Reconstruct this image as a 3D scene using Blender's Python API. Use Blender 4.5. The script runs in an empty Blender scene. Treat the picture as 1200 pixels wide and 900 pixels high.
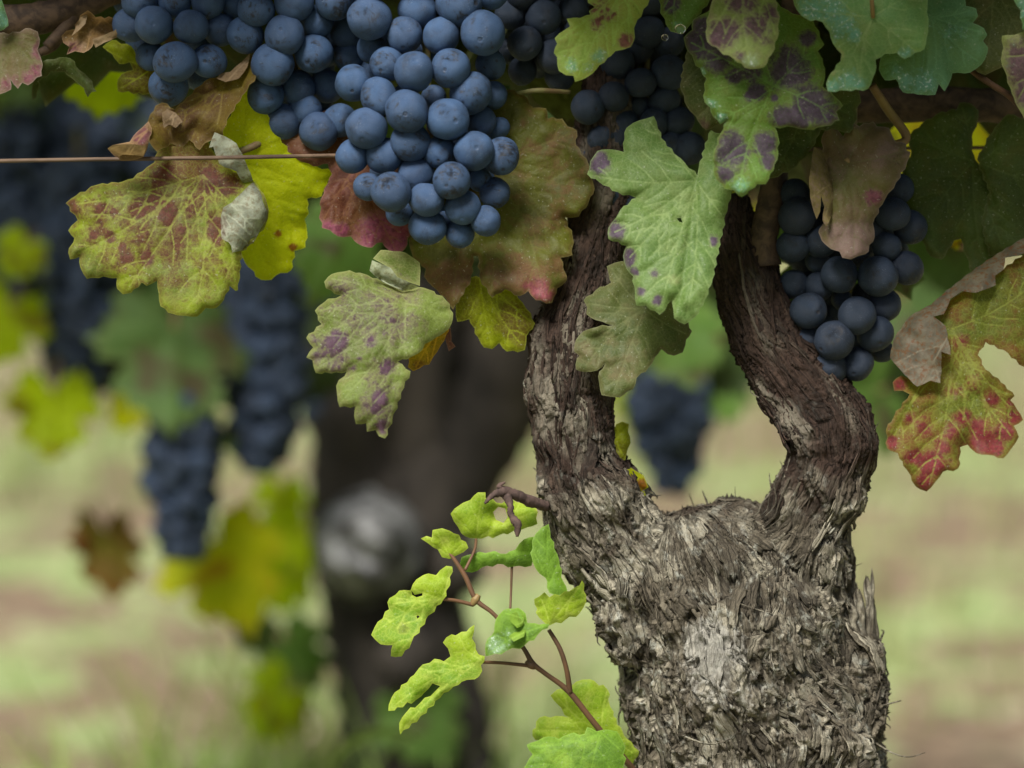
import bpy, bmesh, math, random
import numpy as np
from mathutils import Vector, Matrix, Euler
from mathutils.geometry import delaunay_2d_cdt

random.seed(7)
rng = np.random.default_rng(11)
scene = bpy.context.scene
col = scene.collection
R = math.radians

# ------------------------------------------------------------------ camera, world, sun, exposure
FOC = 1.11                                   # metres to the plane of sharp focus
S = 0.4 / 1200                               # metres per photograph pixel on that plane
PITCH = 9.0
CAM = Vector((0.0, 0.0, 0.85))
FWD = Vector((0, math.cos(R(PITCH)), -math.sin(R(PITCH))))
UP = Vector((0, math.sin(R(PITCH)), math.cos(R(PITCH))))
RT = Vector((1, 0, 0))
cd = bpy.data.cameras.new("camera")
cam = bpy.data.objects.new("camera", cd)
col.objects.link(cam)
cam.location = CAM
cam.rotation_euler = (R(90 - PITCH), 0, 0)
cd.sensor_width = 36
cd.lens = 36 * FOC / 0.4
cd.clip_start, cd.clip_end = 0.02, 900
cd.dof.use_dof = True
cd.dof.focus_distance = FOC + 0.004
cd.dof.aperture_fstop = cd.lens / 22.0
cd.dof.aperture_blades = 9
scene.camera = cam

SUN_EL, SUN_AZ = 54.0, 204.0                 # azimuth the light comes from, clockwise from +Y
w = bpy.data.worlds.new("World")
scene.world = w
w.use_nodes = True
nt = w.node_tree
sky = nt.nodes.new("ShaderNodeTexSky")
sky.sky_type = 'NISHITA'
sky.sun_disc = False
sky.sun_elevation = R(SUN_EL)
sky.sun_rotation = R(SUN_AZ)
sky.dust_density = 3.0
sky.air_density = 1.2
nt.links.new(sky.outputs[0], nt.nodes["Background"].inputs[0])
nt.nodes["Background"].inputs[1].default_value = 0.05
sl = bpy.data.lights.new("sun", 'SUN')
sl.energy = 5.0
sl.angle = R(24)
sl.color = (1.0, 0.95, 0.87)
sun = bpy.data.objects.new("sun", sl)
col.objects.link(sun)
sdir = Vector((math.sin(R(SUN_AZ)) * math.cos(R(SUN_EL)), math.cos(R(SUN_AZ)) * math.cos(R(SUN_EL)), math.sin(R(SUN_EL))))
sun.rotation_euler = sdir.to_track_quat('Z', 'Y').to_euler()
vs = scene.view_settings
vs.view_transform = 'Standard'
vs.look = 'None'
vs.exposure = 0.56
vs.gamma = 1
scene.cycles.max_bounces = 8
scene.cycles.transmission_bounces = 6
scene.cycles.transparent_max_bounces = 8


# ------------------------------------------------------------------ helpers
def P(px, py, d=0.0):
    """photograph pixel + distance behind the focus plane in mm -> a point in the place"""
    D = FOC + d * 0.001
    k = S * D / FOC
    return CAM + FWD * D + RT * ((px - 600) * k) + UP * (-(py - 450) * k)


_F, _U, _R, _C = (np.array(v) for v in (FWD, UP, RT, CAM))


def PN(px, py, d):
    D = FOC + np.asarray(d) * 0.001
    k = S * D / FOC
    return _C + np.outer(D, _F) + np.outer((np.asarray(px) - 600) * k, _R) + np.outer(-(np.asarray(py) - 450) * k, _U)


def link(o, parent=None):
    col.objects.link(o)
    if parent is not None:
        o.parent = parent
    return o


def tag(o, label=None, cat=None, group=None, kind=None):
    if label: o["label"] = label
    if cat: o["category"] = cat
    if group: o["group"] = group
    if kind: o["kind"] = kind
    return o


def empty(name, loc):
    o = bpy.data.objects.new(name, None)
    o.empty_display_size = 0.01
    o.location = loc
    return link(o)


def mesh_obj(name, verts, faces, mat, parent=None, origin=None, smooth=True, attrs=None):
    verts = np.asarray(verts, dtype=np.float64)
    org = np.zeros(3) if origin is None else np.array(origin)
    if parent is not None and origin is None:
        org = np.array(parent.location)
    me = bpy.data.meshes.new(name)
    me.from_pydata((verts - org).tolist(), [], faces if isinstance(faces, list) else faces.tolist())
    for k, v in (attrs or {}).items():
        v = np.asarray(v, dtype=np.float32)
        if v.ndim == 2:
            at = me.attributes.new(k, 'FLOAT_VECTOR', 'POINT')
            at.data.foreach_set('vector', v.ravel())
        else:
            at = me.attributes.new(k, 'FLOAT', 'POINT')
            at.data.foreach_set('value', v)
    if smooth:
        me.polygons.foreach_set('use_smooth', [True] * len(me.polygons))
    me.materials.append(mat)
    me.update()
    o = bpy.data.objects.new(name, me)
    if parent is None:
        o.location = org
    return link(o, parent)


def hsh(i, j, k, seed):
    h = (i.astype(np.int64) * 374761393 + j.astype(np.int64) * 668265263 + k.astype(np.int64) * 2147483647 + seed * 1274126177) & 0xFFFFFFFF
    h = ((h ^ (h >> 13)) * 1274126177) & 0xFFFFFFFF
    h = ((h ^ (h >> 16)) * 2246822519) & 0xFFFFFFFF
    return ((h ^ (h >> 15)) & 0xFFFF) / 65535.0


def vnoise(x, y, z=None, seed=0):
    x = np.asarray(x, float); y = np.asarray(y, float)
    z = np.zeros_like(x) if z is None else np.asarray(z, float)
    i, j, k = np.floor(x), np.floor(y), np.floor(z)
    fx, fy, fz = x - i, y - j, z - k
    fx, fy, fz = (t * t * t * (t * (t * 6 - 15) + 10) for t in (fx, fy, fz))
    i, j, k = i.astype(np.int64), j.astype(np.int64), k.astype(np.int64)
    r = 0
    for a in (0, 1):
        for b in (0, 1):
            for c in (0, 1):
                wgt = (fx if a else 1 - fx) * (fy if b else 1 - fy) * (fz if c else 1 - fz)
                r = r + wgt * hsh(i + a, j + b, k + c, seed)
    return r


def fbm(x, y, z=None, o=4, seed=0):
    r, a, t = 0, 1.0, 0
    for q in range(o):
        f = 2.03 ** q
        r = r + a * vnoise(np.asarray(x) * f, np.asarray(y) * f, None if z is None else np.asarray(z) * f, seed + q)
        t += a
        a *= 0.5
    return r / t


def lin(r, g, b, k=1.0):
    f = lambda c: (c / 255 / 12.92) if c <= 10 else ((c / 255 + 0.055) / 1.055) ** 2.4
    return (f(r) * k, f(g) * k, f(b) * k, 1.0)


def tube(pts, rad, n=8, cap=True, wob=0.0):
    """verts, faces of a tapered tube through points"""
    pts = [Vector(p) for p in pts]
    V, Fc = [], []
    prev = None
    for i, p in enumerate(pts):
        t = (pts[min(i + 1, len(pts) - 1)] - pts[max(i - 1, 0)]).normalized()
        a = t.orthogonal().normalized() if prev is None else (prev - t * prev.dot(t)).normalized()
        prev = a
        b = t.cross(a)
        r = rad[i] if hasattr(rad, '__len__') else rad
        for k in range(n):
            an = 2 * math.pi * k / n
            rr = r * (1 + wob * (random.random() - .5))
            V.append(tuple(p + (a * math.cos(an) + b * math.sin(an)) * rr))
    for i in range(len(pts) - 1):
        for k in range(n):
            k2 = (k + 1) % n
            Fc.append((i * n + k, i * n + k2, (i + 1) * n + k2, (i + 1) * n + k))
    if cap:
        Fc.append(tuple(range(n - 1, -1, -1)))
        Fc.append(tuple((len(pts) - 1) * n + k for k in range(n)))
    return V, Fc


def spline(pts, n=6):
    """Catmull-Rom through tuples of any length"""
    pts = [np.array(p, float) for p in pts]
    out = []
    for i in range(len(pts) - 1):
        p0, p1, p2, p3 = pts[max(i - 1, 0)], pts[i], pts[i + 1], pts[min(i + 2, len(pts) - 1)]
        for k in range(n):
            t = k / n
            out.append(0.5 * ((2 * p1) + (-p0 + p2) * t + (2 * p0 - 5 * p1 + 4 * p2 - p3) * t * t + (-p0 + 3 * p1 - 3 * p2 + p3) * t ** 3))
    out.append(pts[-1])
    return out


class NT:
    """small node-tree writer"""
    def __init__(s, name):
        s.m = bpy.data.materials.new(name)
        s.m.use_nodes = True
        s.t = s.m.node_tree
        s.t.nodes.clear()
        s.out = s.t.nodes.new("ShaderNodeOutputMaterial")

    def set(s, sock, v):
        if isinstance(v, bpy.types.NodeSocket):
            s.t.links.new(v, sock)
        else:
            sock.default_value = v

    def n(s, typ, ins=None, **props):
        nd = s.t.nodes.new(typ)
        for k, v in props.items():
            setattr(nd, k, v)
        for k, v in (ins or {}).items():
            s.set(nd.inputs[k], v)
        return nd

    def attr(s, name, out="Fac"):
        return s.n("ShaderNodeAttribute", attribute_name=name).outputs[out]

    def math(s, op, a, b=0.0, c=0.0, clamp=False):
        return s.n("ShaderNodeMath", {0: a, 1: b, 2: c}, operation=op, use_clamp=clamp).outputs[0]

    def rng(s, v, a, b, lo=0.0, hi=1.0, smooth=True):
        return s.n("ShaderNodeMapRange", {0: v, 1: a, 2: b, 3: lo, 4: hi}, interpolation_type='SMOOTHSTEP' if smooth else 'LINEAR').outputs[0]

    def mix(s, f, a, b, blend='MIX'):
        nd = s.n("ShaderNodeMix", data_type='RGBA', blend_type=blend)
        s.set(nd.inputs[0], f); s.set(nd.inputs[6], a); s.set(nd.inputs[7], b)
        return nd.outputs[2]

    def noise(s, vec, scale, detail=4, rough=0.55, dist=0.0):
        return s.n("ShaderNodeTexNoise", {"Vector": vec, "Scale": scale, "Detail": detail, "Roughness": rough, "Distortion": dist}).outputs["Fac"]

    def scalev(s, vec, v):
        return s.n("ShaderNodeVectorMath", {0: vec, 1: v}, operation='MULTIPLY').outputs[0]

    def addv(s, vec, v):
        return s.n("ShaderNodeVectorMath", {0: vec, 1: v}, operation='ADD').outputs[0]

    def bump(s, h, strength, dist):
        return s.n("ShaderNodeBump", {"Strength": strength, "Distance": dist, "Height": h}).outputs[0]

    def done(s, shader):
        s.t.links.new(shader, s.out.inputs[0])
        return s.m


# ------------------------------------------------------------------ materials
def leaf_material(name, a, b, age, blotch, under, vein=None, trans=0.35, tint=None, mott=1.0, spray=None, rim=None, vstr=0.5, rough=0.52):
    """a, b: two tones of the blade; age: withered tone; blotch: the stains; under: colour of the underside"""
    t = NT(name)
    oc = t.n("ShaderNodeTexCoord").outputs["Object"]
    big = t.noise(oc, 38, 3, 0.5)
    mid = t.noise(oc, 130, 4, 0.6)
    fine = t.noise(oc, 620, 3, 0.6)
    vein = vein or tuple(min(1, c * 1.5 + 0.02) for c in a[:3]) + (1,)
    c = t.mix(t.rng(big, 0.35, 0.65), a, b)
    c = t.mix(t.math('MULTIPLY', t.rng(mid, 0.45, 0.72), 0.45 * mott), c, age)
    ag = t.attr("age")
    am = t.rng(t.math('ADD', ag, t.math('MULTIPLY', t.math('SUBTRACT', mid, 0.5), 1.1)), 0.2, 0.75)
    c = t.mix(am, c, age)
    bl = t.attr("blotch")
    wob = t.math('ADD', t.math('MULTIPLY', t.math('SUBTRACT', mid, 0.5), 1.3), t.math('MULTIPLY', t.math('SUBTRACT', fine, 0.5), 1.1))
    bv = t.math('ADD', bl, t.math('MULTIPLY', wob, t.math('GREATER_THAN', bl, 0.01)))
    bm = t.rng(bv, 0.12, 0.62)
    c = t.mix(t.math('MULTIPLY', t.rng(bv, -0.15, 0.3), t.math('MULTIPLY', t.math('GREATER_THAN', bl, 0.01), 0.45)), c, tuple(.5 * x + .5 * y for x, y in zip(age[:3], blotch[:3])) + (1,))
    blc = t.mix(t.rng(fine, 0.4, 0.66), blotch, tuple(x * 0.62 for x in blotch[:3]) + (1,))
    c = t.mix(t.math('MULTIPLY', bm, 0.9), c, blc)
    # fine dark specks and pale dust
    c = t.mix(t.math('MULTIPLY', t.rng(fine, 0.62, 0.74), 0.34 * mott), c, tuple(x * 0.38 for x in a[:3]) + (1,))
    dust = t.noise(t.addv(oc, (3.1, 1.7, 0.4)), 900, 2, 0.5)
    c = t.mix(t.math('MULTIPLY', t.rng(dust, 0.64, 0.76), 0.3), c, (0.5, 0.52, 0.44, 1))
    if spray:
        sp = t.attr("spray")
        sm = t.rng(t.math('ADD', sp, t.math('MULTIPLY', wob, t.math('GREATER_THAN', sp, 0.01))), 0.25, 0.95)
        c = t.mix(t.math('MULTIPLY', sm, 0.75), c, spray)
        c = t.mix(t.math('MULTIPLY', t.math('MULTIPLY', t.rng(dust, 0.58, 0.66), sm), 0.8), c, (0.62, 0.72, 0.72, 1))
    vd = t.attr("vein")
    vm = t.math('MULTIPLY', t.rng(vd, 0.2, 1.7, 1.0, 0.0), t.rng(mid, 0.3, 0.6, 0.35, 1.0))
    c = t.mix(t.math('MULTIPLY', vm, vstr), c, vein)
    ed = t.attr("edge")
    rm = t.rng(ed, 0.3, 1.6, 1.0, 0.0)
    c = t.mix(t.math('MULTIPLY', rm, 0.5), c, rim or tuple(min(1, x * 1.3 + 0.06) for x in a[:3]) + (1,))
    ed2 = t.rng(t.math('ADD', ed, t.math('MULTIPLY', t.math('SUBTRACT', mid, 0.5), 9.0)), 1.0, 5.5, 1.0, 0.0)
    c = t.mix(t.math('MULTIPLY', ed2, 0.3 * mott), c, age)
    rv = t.n("ShaderNodeTexVoronoi", {"Vector": t.addv(oc, t.scalev(t.n("ShaderNodeTexNoise", {"Vector": oc, "Scale": 160.0}).outputs["Color"], (.003, .003, .003))), "Scale": 520.0}, feature='DISTANCE_TO_EDGE').outputs["Distance"]
    net = t.rng(rv, 0.03, 0.12, 1.0, 0.0)
    c = t.mix(t.math('MULTIPLY', t.math('MULTIPLY', net, t.math('SUBTRACT', 1.0, t.math('MULTIPLY', bm, .8))), 0.26 * vstr + .05), c, vein)
    c = t.mix(t.math('MULTIPLY', t.rng(t.noise(oc, 1500, 3, 0.7), 0.5, 0.7), 0.28), c, tuple(x * 0.5 for x in b[:3]) + (1,))
    # underside
    uc = t.mix(t.rng(mid, 0.35, 0.65), under, tuple(x * 0.55 for x in under[:3]) + (1,))
    uc = t.mix(t.math('MULTIPLY', t.rng(fine, 0.45, 0.7), 0.4 * mott), uc, age)
    uc = t.mix(t.math('MULTIPLY', bm, 0.5), uc, blc)
    uc = t.mix(t.math('MULTIPLY', vm, 0.6), uc, tuple(min(1, x * 1.35 + .03) for x in under[:3]) + (1,))
    bf = t.n("ShaderNodeNewGeometry").outputs["Backfacing"]
    c = t.mix(bf, c, uc)
    h = t.math('ADD', t.math('MULTIPLY', t.rng(vd, 0, 4.5), 0.6), t.math('ADD', t.math('MULTIPLY', t.noise(oc, 330, 4, 0.62), 0.6), t.math('MULTIPLY', t.rng(rv, 0.0, 0.25), 0.22)))
    nb = t.bump(h, 0.5, 0.00042)
    pr = t.n("ShaderNodeBsdfPrincipled", {"Base Color": c, "Roughness": t.rng(mid, 0.3, 0.7, rough, rough + 0.2), "Specular IOR Level": 0.22, "Normal": nb})
    tc = t.mix(0.6, c, t.mix(1.0, c, tint or (0.95, 1.0, 0.12, 1), 'MULTIPLY'))
    tr = t.n("ShaderNodeBsdfTranslucent", {"Color": t.mix(1.0, tc, (1.7, 1.7, 1.7, 1), 'MULTIPLY'), "Normal": nb})
    ms = t.n("ShaderNodeMixShader", {0: trans, 1: pr.outputs[0], 2: tr.outputs[0]})
    return t.done(ms.outputs[0])


def grape_material(name, bloom, skin):
    t = NT(name)
    oc = t.n("ShaderNodeTexCoord").outputs["Object"]
    rd = t.n("ShaderNodeObjectInfo").outputs["Random"]
    off = t.n("ShaderNodeCombineXYZ", {0: t.math('MULTIPLY', rd, 37.0), 1: t.math('MULTIPLY', rd, 91.0), 2: t.math('MULTIPLY', rd, 17.0)}).outputs[0]
    v = t.addv(oc, off)
    n1 = t.noise(v, 0.9, 3, 0.55, 0.6)
    n2 = t.noise(t.scalev(v, (1, 1, 2.4)), 3.2, 5, 0.65, 0.8)
    n3 = t.noise(v, 26, 3, 0.6)
    b2 = t.mix(t.math('FRACT', t.math('MULTIPLY', rd, 7.3)), bloom, tuple(x * k for x, k in zip(bloom[:3], (0.8, 0.72, 0.72))) + (1,))
    c = t.mix(t.rng(n1, 0.35, 0.65, 0.0, 0.75), b2, tuple(x * 0.5 for x in bloom[:3]) + (1,))
    # bloom rubbed away in smears
    rub = t.math('MULTIPLY', t.rng(t.math('ADD', n2, t.math('MULTIPLY', t.math('SUBTRACT', n1, 0.5), 0.8)), 0.55, 0.70), t.rng(rd, 0.1, 0.7, 0.35, 1.0))
    c = t.mix(rub, c, skin)
    c = t.mix(t.rng(n3, 0.35, 0.75, 0.0, 0.16), c, (0.13, 0.18, 0.27, 1))
    # dried-droplet specks, brightened so small sparkles are painted into the colour
    vo = t.n("ShaderNodeTexVoronoi", {"Vector": v, "Scale": 14.0, "Randomness": 1.0})
    sp = t.math('MULTIPLY', t.rng(vo.outputs["Distance"], 0.06, 0.15, 1.0, 0.0), t.rng(t.noise(t.addv(v, (5, 5, 5)), 2.1, 2, 0.5), 0.52, 0.62))
    c = t.mix(t.math('MULTIPLY', sp, 0.8), c, (0.55, 0.62, 0.70, 1))
    # the scar at the tip
    z = t.n("ShaderNodeSeparateXYZ", {0: oc}).outputs[2]
    scar = t.rng(t.math('DIVIDE', z, t.n('ShaderNodeVectorMath', {0: oc}, operation='LENGTH').outputs['Value']), 0.993, 0.9975)
    c = t.mix(t.math('MULTIPLY', scar, t.rng(rd, 0.2, 0.9, 0.0, 0.7)), c, (0.02, 0.018, 0.02, 1))
    h = t.math('ADD', t.math('MULTIPLY', n3, 0.25), t.math('SUBTRACT', t.math('MULTIPLY', sp, 0.5), t.math('MULTIPLY', scar, 1.2)))
    pr = t.n("ShaderNodeBsdfPrincipled", {"Base Color": c, "Roughness": t.math('SUBTRACT', 0.58, t.math('MULTIPLY', rub, 0.24)), "Specular IOR Level": 0.35,
             "Sheen Weight": 0.03, "Sheen Roughness": 0.5, "Sheen Tint": (0.5, 0.62, 0.9, 1), "Normal": t.bump(h, 0.35, 0.05)})
    return t.done(pr.outputs[0])


def bark_material(name, dark, young, old, pale, lich):
    t = NT(name)
    g = t.attr("grain", "Vector")             # x round the limb, y along it, in photograph pixels
    tone = t.attr("tone")
    age = t.attr("old")
    oc = t.n("ShaderNodeTexCoord").outputs["Object"]
    f1 = t.noise(t.scalev(g, (0.22, 0.022, 1)), 1.0, 6, 0.65, 1.2)
    f2 = t.noise(t.scalev(g, (0.7, 0.05, 1)), 1.0, 5, 0.7, 0.6)
    pl = t.noise(oc, 55, 5, 0.62, 0.4)
    pt = t.noise(oc, 230, 5, 0.65)
    c = t.mix(t.rng(f1, 0.38, 0.62), young, tuple(x * 0.5 for x in young[:3]) + (1,))
    co = t.mix(t.rng(f1, 0.36, 0.64), old, tuple(x * 0.46 for x in old[:3]) + (1,))
    co = t.mix(t.rng(pl, 0.47, 0.62), co, pale)
    c = t.mix(t.rng(t.math('ADD', age, t.math('MULTIPLY', t.math('SUBTRACT', pl, 0.5), 0.7)), 0.25, 0.75), c, co)
    c = t.mix(t.math('MULTIPLY', t.rng(f2, 0.5, 0.66), 0.7), c, dark)
    ck = t.n('ShaderNodeTexVoronoi', {'Vector': t.addv(t.scalev(g, (.085, .014, 1)), t.scalev(t.n('ShaderNodeTexNoise', {'Vector': oc, 'Scale': 90.0}).outputs['Color'], (.9, .9, .2))), 'Scale': 1.0}, feature='DISTANCE_TO_EDGE').outputs['Distance']
    c = t.mix(t.math('MULTIPLY', t.math('MULTIPLY', t.rng(ck, 0.0, 0.08, 1.0, 0.0), t.rng(pl, 0.38, 0.6)), 0.8), c, dark)
    c = t.mix(t.math('MULTIPLY', t.rng(tone, 0.5, 1.0), 0.6), c, pale)
    c = t.mix(t.math('MULTIPLY', t.rng(tone, 0.5, 0.0), 0.55), c, dark)
    lm = t.math('MULTIPLY', t.math('MULTIPLY', t.rng(pt, 0.52, 0.64), t.rng(pl, 0.42, 0.58)), age)
    c = t.mix(t.math('MULTIPLY', lm, 0.8), c, lich)
    li = t.attr("lichen")
    c = t.mix(t.math('MULTIPLY', t.rng(t.math('ADD', li, t.math('SUBTRACT', pt, 0.5)), 0.3, 0.62), 0.75), c, (0.44, 0.43, 0.38, 1))
    h = t.math('ADD', t.math('MULTIPLY', f2, 0.8), t.math('ADD', t.math('MULTIPLY', f1, 1.0), t.math('ADD', t.math('MULTIPLY', pt, 0.9), t.math('MULTIPLY', t.rng(ck, 0.0, 0.12), .6))))
    pr = t.n("ShaderNodeBsdfPrincipled", {"Base Color": c, "Roughness": 0.86, "Specular IOR Level": 0.22, "Normal": t.bump(h, 1.0, 0.0022)})
    return t.done(pr.outputs[0])


def plain_material(name, c1, c2, scale=120, rough=0.7, stretch=(1, 1, 1), bump=0.4, bd=0.0006):
    t = NT(name)
    oc = t.n("ShaderNodeTexCoord").outputs["Object"]
    n1 = t.noise(t.scalev(oc, stretch), scale, 5, 0.62, 0.5)
    pr = t.n("ShaderNodeBsdfPrincipled", {"Base Color": t.mix(t.rng(n1, 0.35, 0.65), c1, c2), "Roughness": rough, "Specular IOR Level": 0.3, "Normal": t.bump(n1, bump, bd)})
    return t.done(pr.outputs[0])


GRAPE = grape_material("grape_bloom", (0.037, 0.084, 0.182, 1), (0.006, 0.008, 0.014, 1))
GRAPE3 = grape_material("grape_far_shaded", (0.017, 0.035, 0.074, 1), (0.005, 0.007, 0.012, 1))  # darker copy for the far bunches, their shade put into the bloom colour
GRAPE2 = grape_material("grape_shaded", (0.014, 0.026, 0.050, 1), (0.005, 0.006, 0.010, 1))  # same grapes darkened: shade under the leaves painted into bloom and skin
BARK = bark_material("bark", (0.018, 0.014, 0.011, 1), (0.072, 0.045, 0.033, 1), (0.190, 0.165, 0.120, 1), (0.42, 0.39, 0.30, 1), (0.42, 0.43, 0.37, 1))
CANE = plain_material("cane_wood", (0.10, 0.065, 0.040, 1), (0.035, 0.023, 0.016, 1), 160, 0.75, (1, 1, 1), 0.6)
SHOOT = plain_material("green_brown_shoot", (0.22, 0.16, 0.055, 1), (0.15, 0.085, 0.045, 1), 60, 0.5)
REDSHOOT = plain_material("red_brown_shoot", (0.13, 0.068, 0.036, 1), (0.085, 0.05, 0.03, 1), 80, 0.5)
STALK = plain_material("bunch_stalk", (0.16, 0.17, 0.06, 1), (0.12, 0.08, 0.04, 1), 120, 0.6)
WIRE = plain_material("rusty_wire", (0.15, 0.10, 0.065, 1), (0.06, 0.04, 0.028, 1), 260, 0.7, (0.15, 1, 1))

# ------------------------------------------------------------------ the ground and grass
def ground_material():
    t = NT("vineyard_ground")
    oc = t.n("ShaderNodeTexCoord").outputs["Object"]
    a = t.noise(oc, 2.6, 4, 0.6, 0.5)
    b = t.noise(oc, 6.0, 4, 0.6)
    e = t.noise(oc, 45, 4, 0.6)
    soil = t.mix(t.rng(e, 0.35, 0.65), (0.27, 0.20, 0.135, 1), (0.12, 0.09, 0.06, 1))
    soil = t.mix(t.rng(b, 0.53, 0.62), soil, (0.50, 0.435, 0.32, 1))
    turf = t.mix(t.rng(e, 0.35, 0.65), (0.15, 0.23, 0.07, 1), (0.36, 0.39, 0.20, 1))
    c = t.mix(t.rng(t.math('ADD', a, t.math('MULTIPLY', t.math('SUBTRACT', b, 0.5), 1.5)), 0.49, 0.57), soil, turf)
    pr = t.n("ShaderNodeBsdfPrincipled", {"Base Color": c, "Roughness": 0.95, "Specular IOR Level": 0.1, "Normal": t.bump(e, 0.8, 0.02)})
    return t.done(pr.outputs[0])


gx = np.concatenate([-np.geomspace(400, 3.2, 24), np.linspace(-3, 3, 61), np.geomspace(3.2, 400, 24)])
gy = np.concatenate([-np.geomspace(100, 1.2, 14), np.linspace(-1, 9, 91), np.geomspace(9.3, 700, 30)])
GX, GY = np.meshgrid(gx, gy)
GZ = (fbm(GX * 1.3, GY * 1.3, seed=3) - 0.5) * 0.07 * (np.abs(GX) < 30) * (np.abs(GY) < 30)
nx, ny = len(gx), len(gy)
gi = np.arange(nx * ny).reshape(ny, nx)
gf = np.stack([gi[:-1, :-1], gi[:-1, 1:], gi[1:, 1:], gi[1:, :-1]], -1).reshape(-1, 4)
ground = mesh_obj("ground", np.stack([GX.ravel(), GY.ravel(), GZ.ravel()], 1), gf, ground_material())
tag(ground, "tan soil and patchy green turf behind the vine, out of focus", "ground", kind="structure")


def grass(name, n, box, hmin, hmax, wd, mat, label, clump=1.6, thr=(.52, .62)):
    V, Fc = [], []
    k = 0
    tries = 0
    while k < n and tries < n * 6:
        tries += 1
        x = random.uniform(box[0], box[1]); y = random.uniform(box[2], box[3])
        if float(fbm(np.array([x * clump]), np.array([y * clump]), o=2, seed=21)[0]) < random.uniform(*thr):
            continue
        h = random.uniform(hmin, hmax)
        an = random.uniform(0, 6.28)
        dx, dy = math.cos(an), math.sin(an)
        ln = random.uniform(0.1, 0.7) * h
        b = len(V)
        for q in range(4):
            s = q / 3
            ww = wd * (1 - s * 0.92)
            cx, cy, cz = x + dx * ln * s * s, y + dy * ln * s * s, h * (s - 0.18 * s * s)
            V.append((cx - dy * ww, cy + dx * ww, cz)); V.append((cx + dy * ww, cy - dx * ww, cz))
        for q in range(3):
            Fc.append((b + 2 * q, b + 2 * q + 1, b + 2 * q + 3, b + 2 * q + 2))
        k += 1
    o = mesh_obj(name, V, Fc, mat)
    return tag(o, label, "grass", kind="stuff")


def grass_material(name, a, b):
    t = NT(name)
    oc = t.n("ShaderNodeTexCoord").outputs["Object"]
    n1 = t.noise(oc, 4, 3)
    c = t.mix(t.rng(n1, 0.35, 0.65), a, b)
    pr = t.n("ShaderNodeBsdfPrincipled", {"Base Color": c, "Roughness": 0.6})
    tr = t.n("ShaderNodeBsdfTranslucent", {"Color": c})
    return t.done(t.n("ShaderNodeMixShader", {0: 0.35, 1: pr.outputs[0], 2: tr.outputs[0]}).outputs[0])


grass("short_grass", 5000, (-2.0, 2.0, 2.3, 8.0), 0.03, 0.13, 0.005, grass_material("turf_blades", (0.27, 0.34, 0.10, 1), (0.36, 0.36, 0.17, 1)), "short green grass in patches on the pale soil")

# ------------------------------------------------------------------ bark limbs: a signed distance field meshed with surface nets
def surface_nets(f, org, h):
    s = f < 0
    nx, ny, nz = f.shape
    cnt = np.zeros((nx - 1, ny - 1, nz - 1), np.int8)
    offs = [(a, b, c) for a in (0, 1) for b in (0, 1) for c in (0, 1)]
    for a, b, c in offs:
        cnt += s[a:nx - 1 + a, b:ny - 1 + b, c:nz - 1 + c]
    act = (cnt > 0) & (cnt < 8)
    I = np.argwhere(act)
    idx = -np.ones(cnt.shape, np.int64)
    idx[act] = np.arange(len(I))
    vals = np.stack([f[I[:, 0] + a, I[:, 1] + b, I[:, 2] + c] for a, b, c in offs], 1)
    acc = np.zeros((len(I), 3)); n = np.zeros(len(I))
    for i in range(8):
        for j in range(i + 1, 8):
            if sum(abs(p - q) for p, q in zip(offs[i], offs[j])) != 1: continue
            m = (vals[:, i] < 0) != (vals[:, j] < 0)
            tt = vals[:, i] / (vals[:, i] - vals[:, j] + 1e-12)
            pos = np.array(offs[i], float) + tt[:, None] * (np.array(offs[j], float) - np.array(offs[i], float))
            acc[m] += pos[m]; n[m] += 1
    V = (I + acc / n[:, None]) * h + org
    Q = []
    for ax in range(3):
        sl = [slice(None)] * 3; s2 = [slice(None)] * 3
        sl[ax] = slice(0, -1); s2[ax] = slice(1, None)
        e = np.argwhere(s[tuple(sl)] != s[tuple(s2)])
        u, v = (ax + 1) % 3, (ax + 2) % 3
        e = e[(e[:, u] > 0) & (e[:, v] > 0) & (e[:, u] < f.shape[u] - 1) & (e[:, v] < f.shape[v] - 1)]
        q = []
        for du, dv in ((1, 1), (0, 1), (0, 0), (1, 0)):
            k = e.copy(); k[:, u] -= du; k[:, v] -= dv
            q.append(idx[k[:, 0], k[:, 1], k[:, 2]])
        q = np.stack(q, 1)
        fl = ~s[e[:, 0], e[:, 1], e[:, 2]]
        q[fl] = q[fl][:, ::-1]
        Q.append(q)
    return V, np.concatenate(Q)


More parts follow.
